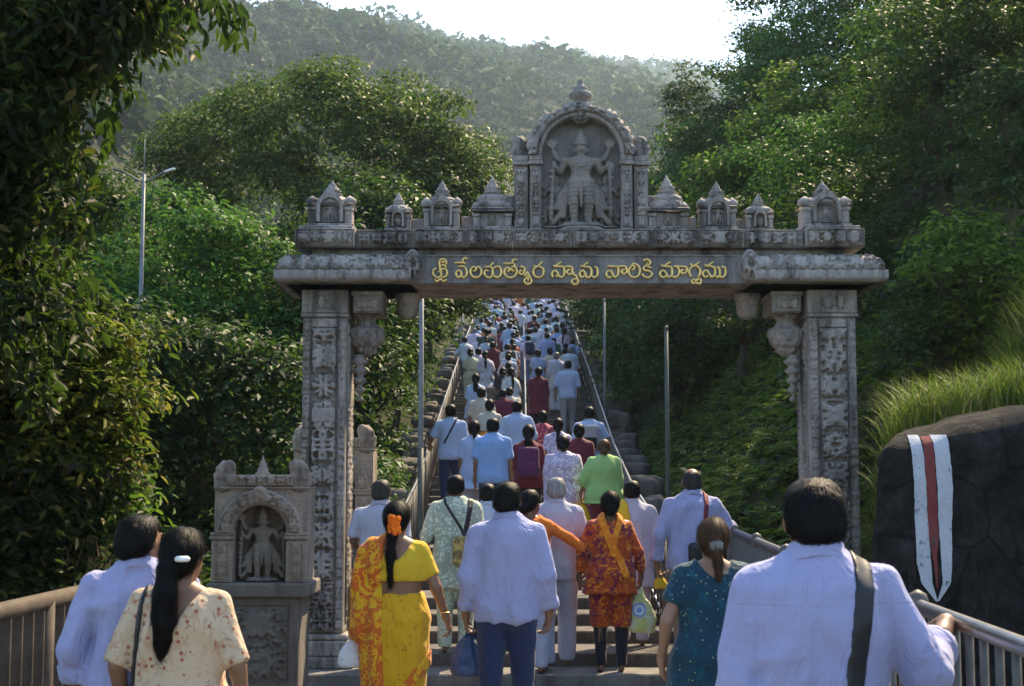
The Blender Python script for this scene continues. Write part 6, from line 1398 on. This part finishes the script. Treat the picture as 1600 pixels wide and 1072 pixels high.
# ------------------------------------------------------------------ climbers on the lower stair
G1 = 'pilgrims climbing the lower stair'
def climb(label, px, Y, H=1.66, **k):
    st_ = k.pop('step', .12); k.setdefault('lift', 0.0)
    return person(label, PX(px, Y), Y, tread_z(Y), H, h=.026, hh=.017, step=st_, group=G1, hands=True, **k)
climb('man in plain sky-blue half-sleeved shirt and dark trousers, nearest on the lower stair', 770, 18.9, 1.68, fat=.08, wear=(('shirt', shirt_fn, dict(HALF, seed=111), LBLUE), ('trousers', trouser_fn, TR, NAVY)))
climb('man with a dark strap crossing his pale shirt, hand on the left handrail', 704, 22.5, 1.70, fat=.04, arm=(dict(e=(-.30, 0, 1.16), w=(-.34, .18, 1.08), f=(-.05, .9, -.3), n=(0, 0, -1)), None), wear=(('shirt', shirt_fn, dict(HALF, seed=113), PALEB), ('trousers', trouser_fn, TR, NAVY)), extra=(('strap', band([(.10, 1.5), (.06, 1.4), (-.10, 1.1)], .018, .016), LEATH, ((-.2, -.3, 1.0), (.2, .1, 1.53)), .017),))
climb('broad man in light blue shirt and jeans in the middle of the lower stair', 808, 24.0, 1.72, fat=.08, arm=(dict(e=(-.28, -.02, 1.14), w=(-.29, .05, .9)), dict(e=(.28, -.03, 1.14), w=(.30, .04, .9))), wear=(('shirt', shirt_fn, dict(HALF, sleeve=1.3, seed=115), PALEB), ('jeans', trouser_fn, TR, DENIM)), step=.2)
climb('woman in pale blue kurta and white salwar beside the strap-wearing man', 741, 20.6, 1.60, sex='f', fat=.1, hair='tail', wear=(('kurta', shirt_fn, dict(hem=.66, sleeve=.95, seed=117), PALEB), ('salwar', trouser_fn, dict(ease=.03), WHITE2)))
t5b, ps5b, sc5b = climb('person in maroon top carrying a dark purple backpack', 826, 19.6, 1.62, fat=.1, hair='long', sex='f', wear=(('top', shirt_fn, dict(hem=.8, sleeve=1.2, seed=119), MAROON), ('trousers', trouser_fn, TR, DKNAVY)))
bp = thing('backpack', 'dark purple backpack on the back of the maroon-topped climber', 'backpack', t5b.location[:])
sdf_obj('pack', lambda P: rbox(P, (0, -.235, 1.17), (.15, .085, .22), .06) - .02 * np.clip(1 - np.abs(P[:, 2] - 1.08) * 12, 0, 1) * (P[:, 1] < -.28), (-.2, -.38, .9), (.2, -.1, 1.45), .016, PURPLE, bp, 1, lambda V: V * sc5b)
sdf_obj('pack_pocket', lambda P: rbox(P, (0, -.325, 1.07), (.11, .025, .09), .02), (-.15, -.38, .95), (.15, -.27, 1.2), .013, PURPLE, bp, 1, lambda V: V * sc5b)
climb('woman in lavender and white printed saree, front one of two alike', 880, 18.6, 1.56, sex='f', fat=.26, hair='bun', wear=(('blouse', shirt_fn, dict(hem=1.1, sleeve=.8, seed=121, ease=.02), LAVPRINT), ('saree', skirt_fn, dict(rows=SK_ROWS), LAVPRINT)), extra=(('pallu', lambda P, cd: np.maximum(np.maximum(cd(P) - .03, P[:, 1] - .04), np.maximum(P[:, 2] - 1.45, .75 - P[:, 2])), LAVPRINT, ((-.4, -.4, .7), (.4, .1, 1.5)), .02),))
climb('woman in lavender print with a dark plait, the rear one of two alike', 872, 22.0, 1.58, sex='f', fat=.14, hair='braid', wear=(('blouse', shirt_fn, dict(hem=1.1, sleeve=.8, seed=123), LAVPRINT), ('saree', skirt_fn, dict(rows=SK_ROWS), LAVPRINT)))
tg, psg, scg = climb('woman in loose light green kurta near the right handrail', 944, 18.3, 1.50, sex='f', fat=.3, hair='bun', hcol='brown', arm=(dict(e=(-.30, .0, 1.12), w=(-.34, .06, .92)), None), wear=(('kurta', shirt_fn, dict(hem=.78, sleeve=1.4, seed=125, ease=.035, sr=.07), GREENC), ('salwar', trouser_fn, dict(ease=.02), MAROON)))
carrier('cloth_bag', 'yellow cloth bag in the left hand of the light green kurta woman', YELLOWC, hand_pt(tg, psg, scg, -1), .11, .26, 8)
climb('woman in wine print with flowers, between the backpack and the lavender saree', 848, 24.5, 1.58, sex='f', fat=.1, hair='bun', wear=(('kurta', shirt_fn, dict(hem=.6, sleeve=1.0, seed=127), PINKPR), ('salwar', trouser_fn, dict(ease=.03), MAROON)))
climb('woman in orange saree left of the light blue shirted man', 765, 25.6, 1.60, sex='f', fat=.1, hair='bun', wear=(('blouse', shirt_fn, dict(hem=1.1, sleeve=.8, seed=129), CREAMW), ('saree', skirt_fn, dict(rows=SK_ROWS), ORSCARF)))
tb, psb, scb = climb('man with a grey rucksack near the right handrail', 921, 22.8, 1.68, arm=(None, dict(e=(.30, 0, 1.16), w=(.33, .16, 1.06))), wear=(('shirt', shirt_fn, dict(HALF, seed=131), PALEB), ('trousers', trouser_fn, TR, GREYC)))
bp = thing('backpack', 'grey rucksack on the man near the right handrail', 'backpack', tb.location[:])
sdf_obj('pack', lambda P: rbox(P, (0, -.235, 1.20), (.15, .09, .21), .06), (-.2, -.38, .9), (.2, -.1, 1.45), .018, GREYC, bp, 1, lambda V: V * scb); sdf_obj('pack_pocket', lambda P: rbox(P, (0, -.335, 1.12), (.11, .025, .09), .02), (-.15, -.38, .98), (.15, -.27, 1.25), .015, BLACKC, bp, 1, lambda V: V * scb)
climb('woman in wine-red saree at the right, behind the green kurta', 905, 20.5, 1.55, sex='f', fat=.12, hair='bun', wear=(('blouse', shirt_fn, dict(hem=1.1, sleeve=.8, seed=133), MAROON), ('saree', skirt_fn, dict(rows=SK_ROWS), PINKPR)))
climb('man in white shirt with his head above the orange saree', 752, 27.2, 1.68, wear=(('shirt', shirt_fn, dict(HALF, seed=135), CREAMW), ('trousers', trouser_fn, TR, GREYC)))
climb('man in light blue shirt and grey trousers climbing alone by the right rail', 888, 33.0, 1.74, fat=.04, arm=(dict(e=(-.28, -.02, 1.14), w=(-.29, .05, .9)), None), wear=(('shirt', shirt_fn, dict(HALF, sleeve=1.1, seed=137), PALEB), ('trousers', trouser_fn, TR, GREYC)), step=.2)
climb('woman in pale blue suit with black hair by the left rail', 743, 31.0, 1.64, sex='f', fat=.16, hair='long', wear=(('kurta', shirt_fn, dict(hem=.7, sleeve=.9, seed=139), PALEB), ('salwar', trouser_fn, dict(ease=.03), PALEB)))
climb('person in dark maroon suit just right of the centre handrail', 842, 32.0, 1.62, sex='f', fat=.12, hair='bun', wear=(('kurta', shirt_fn, dict(hem=.6, sleeve=1.4, seed=141), MAROON), ('salwar', trouser_fn, dict(ease=.03), DKNAVY)))
climb('person in cream shawl left of the centre handrail', 796, 29.5, 1.50, fat=.2, hair='bun', sex='f', wear=(('shawl', shirt_fn, dict(hem=.8, sleeve=1.2, seed=143, ease=.05, sr=.08), CREAMW), ('trousers', trouser_fn, TR, GREYC)), lean=.12)
# ------------------------------------------------------------------ the crowd higher up
def crowd_cloth(name, pat):
    t = NT(name); oi = t.n('ObjectInfo'); c = oi.outputs['Color']
    if pat: c = t.mix(t.math('MULTIPLY', t.ramp(t.noise(13, 3, .6), [(.48, 0.0), (.56, 1.0)]), .55), c, (.30, .22, .16))
    t.set(col=c, rough=.85, spec=.2); weave(t); return t.m
CC, CP = crowd_cloth('crowd_cloth', False), crowd_cloth('crowd_print', True)
G2 = 'pilgrims crowding the upper stair'
PROTO = []
def proto(**k):
    t, _, _ = person('x', 0, -200, 0, 1.66, h=.036, hh=.028, hands=False, group=G2, **k); PROTO.append(t)
proto(wear=(('shirt', shirt_fn, dict(HALF, seed=1), CC), ('trousers', trouser_fn, TR, CC)), step=.15, fat=.05)
proto(wear=(('shirt', shirt_fn, dict(HALF, sleeve=1.6, seed=2), CC), ('trousers', trouser_fn, dict(ease=.025), CC)), step=-.12, fat=.08, arm=(dict(e=(-.29, .06, 1.16), w=(-.25, .24, 1.05)), None))
proto(sex='f', hair='bun', fat=.12, wear=(('blouse', shirt_fn, dict(hem=1.1, sleeve=.8, seed=3), CC), ('saree', skirt_fn, dict(rows=SK_ROWS), CP)))
proto(sex='f', hair='braid', fat=.08, wear=(('kurta', shirt_fn, dict(hem=.6, sleeve=1.0, seed=4), CP), ('salwar', trouser_fn, dict(ease=.03), CC)), step=.12)
proto(hair='bald', hcol='grey', fat=.1, wear=(('kurta', shirt_fn, dict(hem=.62, sleeve=1.5, seed=5, skirt=.03), CC), ('dhoti', trouser_fn, dict(ease=.04), CC)))
proto(hair='short', fat=.0, wear=(('shirt', shirt_fn, dict(HALF, seed=6), CC), ('trousers', trouser_fn, TR, CC)), step=.2, extra=(('rucksack', lambda P, cd: rbox(P, (0, -.24, 1.2), (.15, .09, .21), .06), CC, ((-.22, -.4, .9), (.22, -.1, 1.45)), .03),))
W_, B_ = ('white', (.46, .46, .54)), ('pale blue', (.30, .38, .55)); UP = [W_] * 9 + [B_] * 6 + [ ('sky blue', (.20, .32, .58)), ('lavender', (.33, .29, .46)), ('cream', (.45, .41, .34)), ('red', (.22, .03, .04)), ('orange', (.42, .13, .04)), ('maroon', (.10, .02, .04)), ('dark green', (.03, .07, .05)), ('dark', (.03, .03, .04)), ('dark', (.03, .03, .04)), ('grey', (.22, .22, .25))]
LOW = [(.02, .03, .06), (.05, .05, .06), (.10, .14, .22), (.20, .20, .21), (.42, .42, .46), (.16, .11, .07), (.05, .02, .03)]
rr = random.Random(12); used = set(); n_cr = 0; placed = []
for row in range(66):
    Y = 28 + row * .74 + rr.uniform(-.2, .2)
    if Y > 73: break
    nper = (1 if row % 2 else 0) if Y < 31 else 1 if Y < 35 else 2 if Y < 43 else 4
    for j in range(nper):
        for tr_ in range(8):
            x = rr.uniform(float(rail_x(Y, -1)) + .3, float(rail_x(Y, 1)) - .3)
            if abs(x - float(rail_x(Y, 0)) - .08) < .28 and rr.random() < .8: continue
            if Y < 36 and (abs(x - PX(888, 33)) < .75 or abs(x - PX(743, 31)) < .6 or abs(x - PX(842, 32)) < .55): continue
            if all((x - a) ** 2 + (Y - b) ** 2 > .44 for a, b in placed): break
        else: continue
        placed.append((x, Y)); k = rr.choice([0, 0, 0, 1, 1, 2, 2, 3, 3, 4, 5]); cn, cc = rr.choice(UP) if k not in (4,) else rr.choice(UP[:15]); cc = tuple(c * rr.uniform(.85, 1.1) for c in cc)
        pr = PROTO[k]; o = pr if k not in used else copy_tree(pr); used.add(k)
        s_ = rr.uniform(.86, 1.02); o.location = (x, Y, tread_z(Y)); o.scale = (s_, s_, s_); o.rotation_euler = (-rr.uniform(.02, .34), rr.uniform(-.06, .06), rr.uniform(-.5, .5))
        lowc = rr.choice(LOW); kind_ = {0: 'shirt', 1: 'shirt', 2: 'saree', 3: 'kurta', 4: 'kurta and dhoti', 5: 'shirt with a rucksack'}[k]
        for ch in o.children:
            nm = ch.name.split('.')[0]
            if nm in ('shirt', 'blouse', 'kurta'): ch.color = (*cc, 1)
            elif nm == 'dhoti': ch.color = (.45, .45, .5, 1)
            elif nm == 'saree': ch.color = (*[c * .9 for c in cc], 1)
            elif nm == 'rucksack': ch.color = (*rr.choice(LOW[:3]), 1)
            elif nm in ('trousers', 'salwar'): ch.color = (*lowc, 1)
        f_ = (x - float(rail_x(Y, -1))) / (float(rail_x(Y, 1)) - float(rail_x(Y, -1)))
        lane = 'by the left rail' if f_ < .22 else 'left of the centre rail' if f_ < .52 else 'right of the centre rail' if f_ < .78 else 'by the right rail'
        ht = 'low in the crowd' if Y < 36 else 'below mid crowd' if Y < 43 else 'amid the crowd' if Y < 51 else 'high in the crowd' if Y < 61 else 'topmost under the lintel'
        o['label'] = f'{cn} {kind_} climber {lane}, {ht}'; n_cr += 1
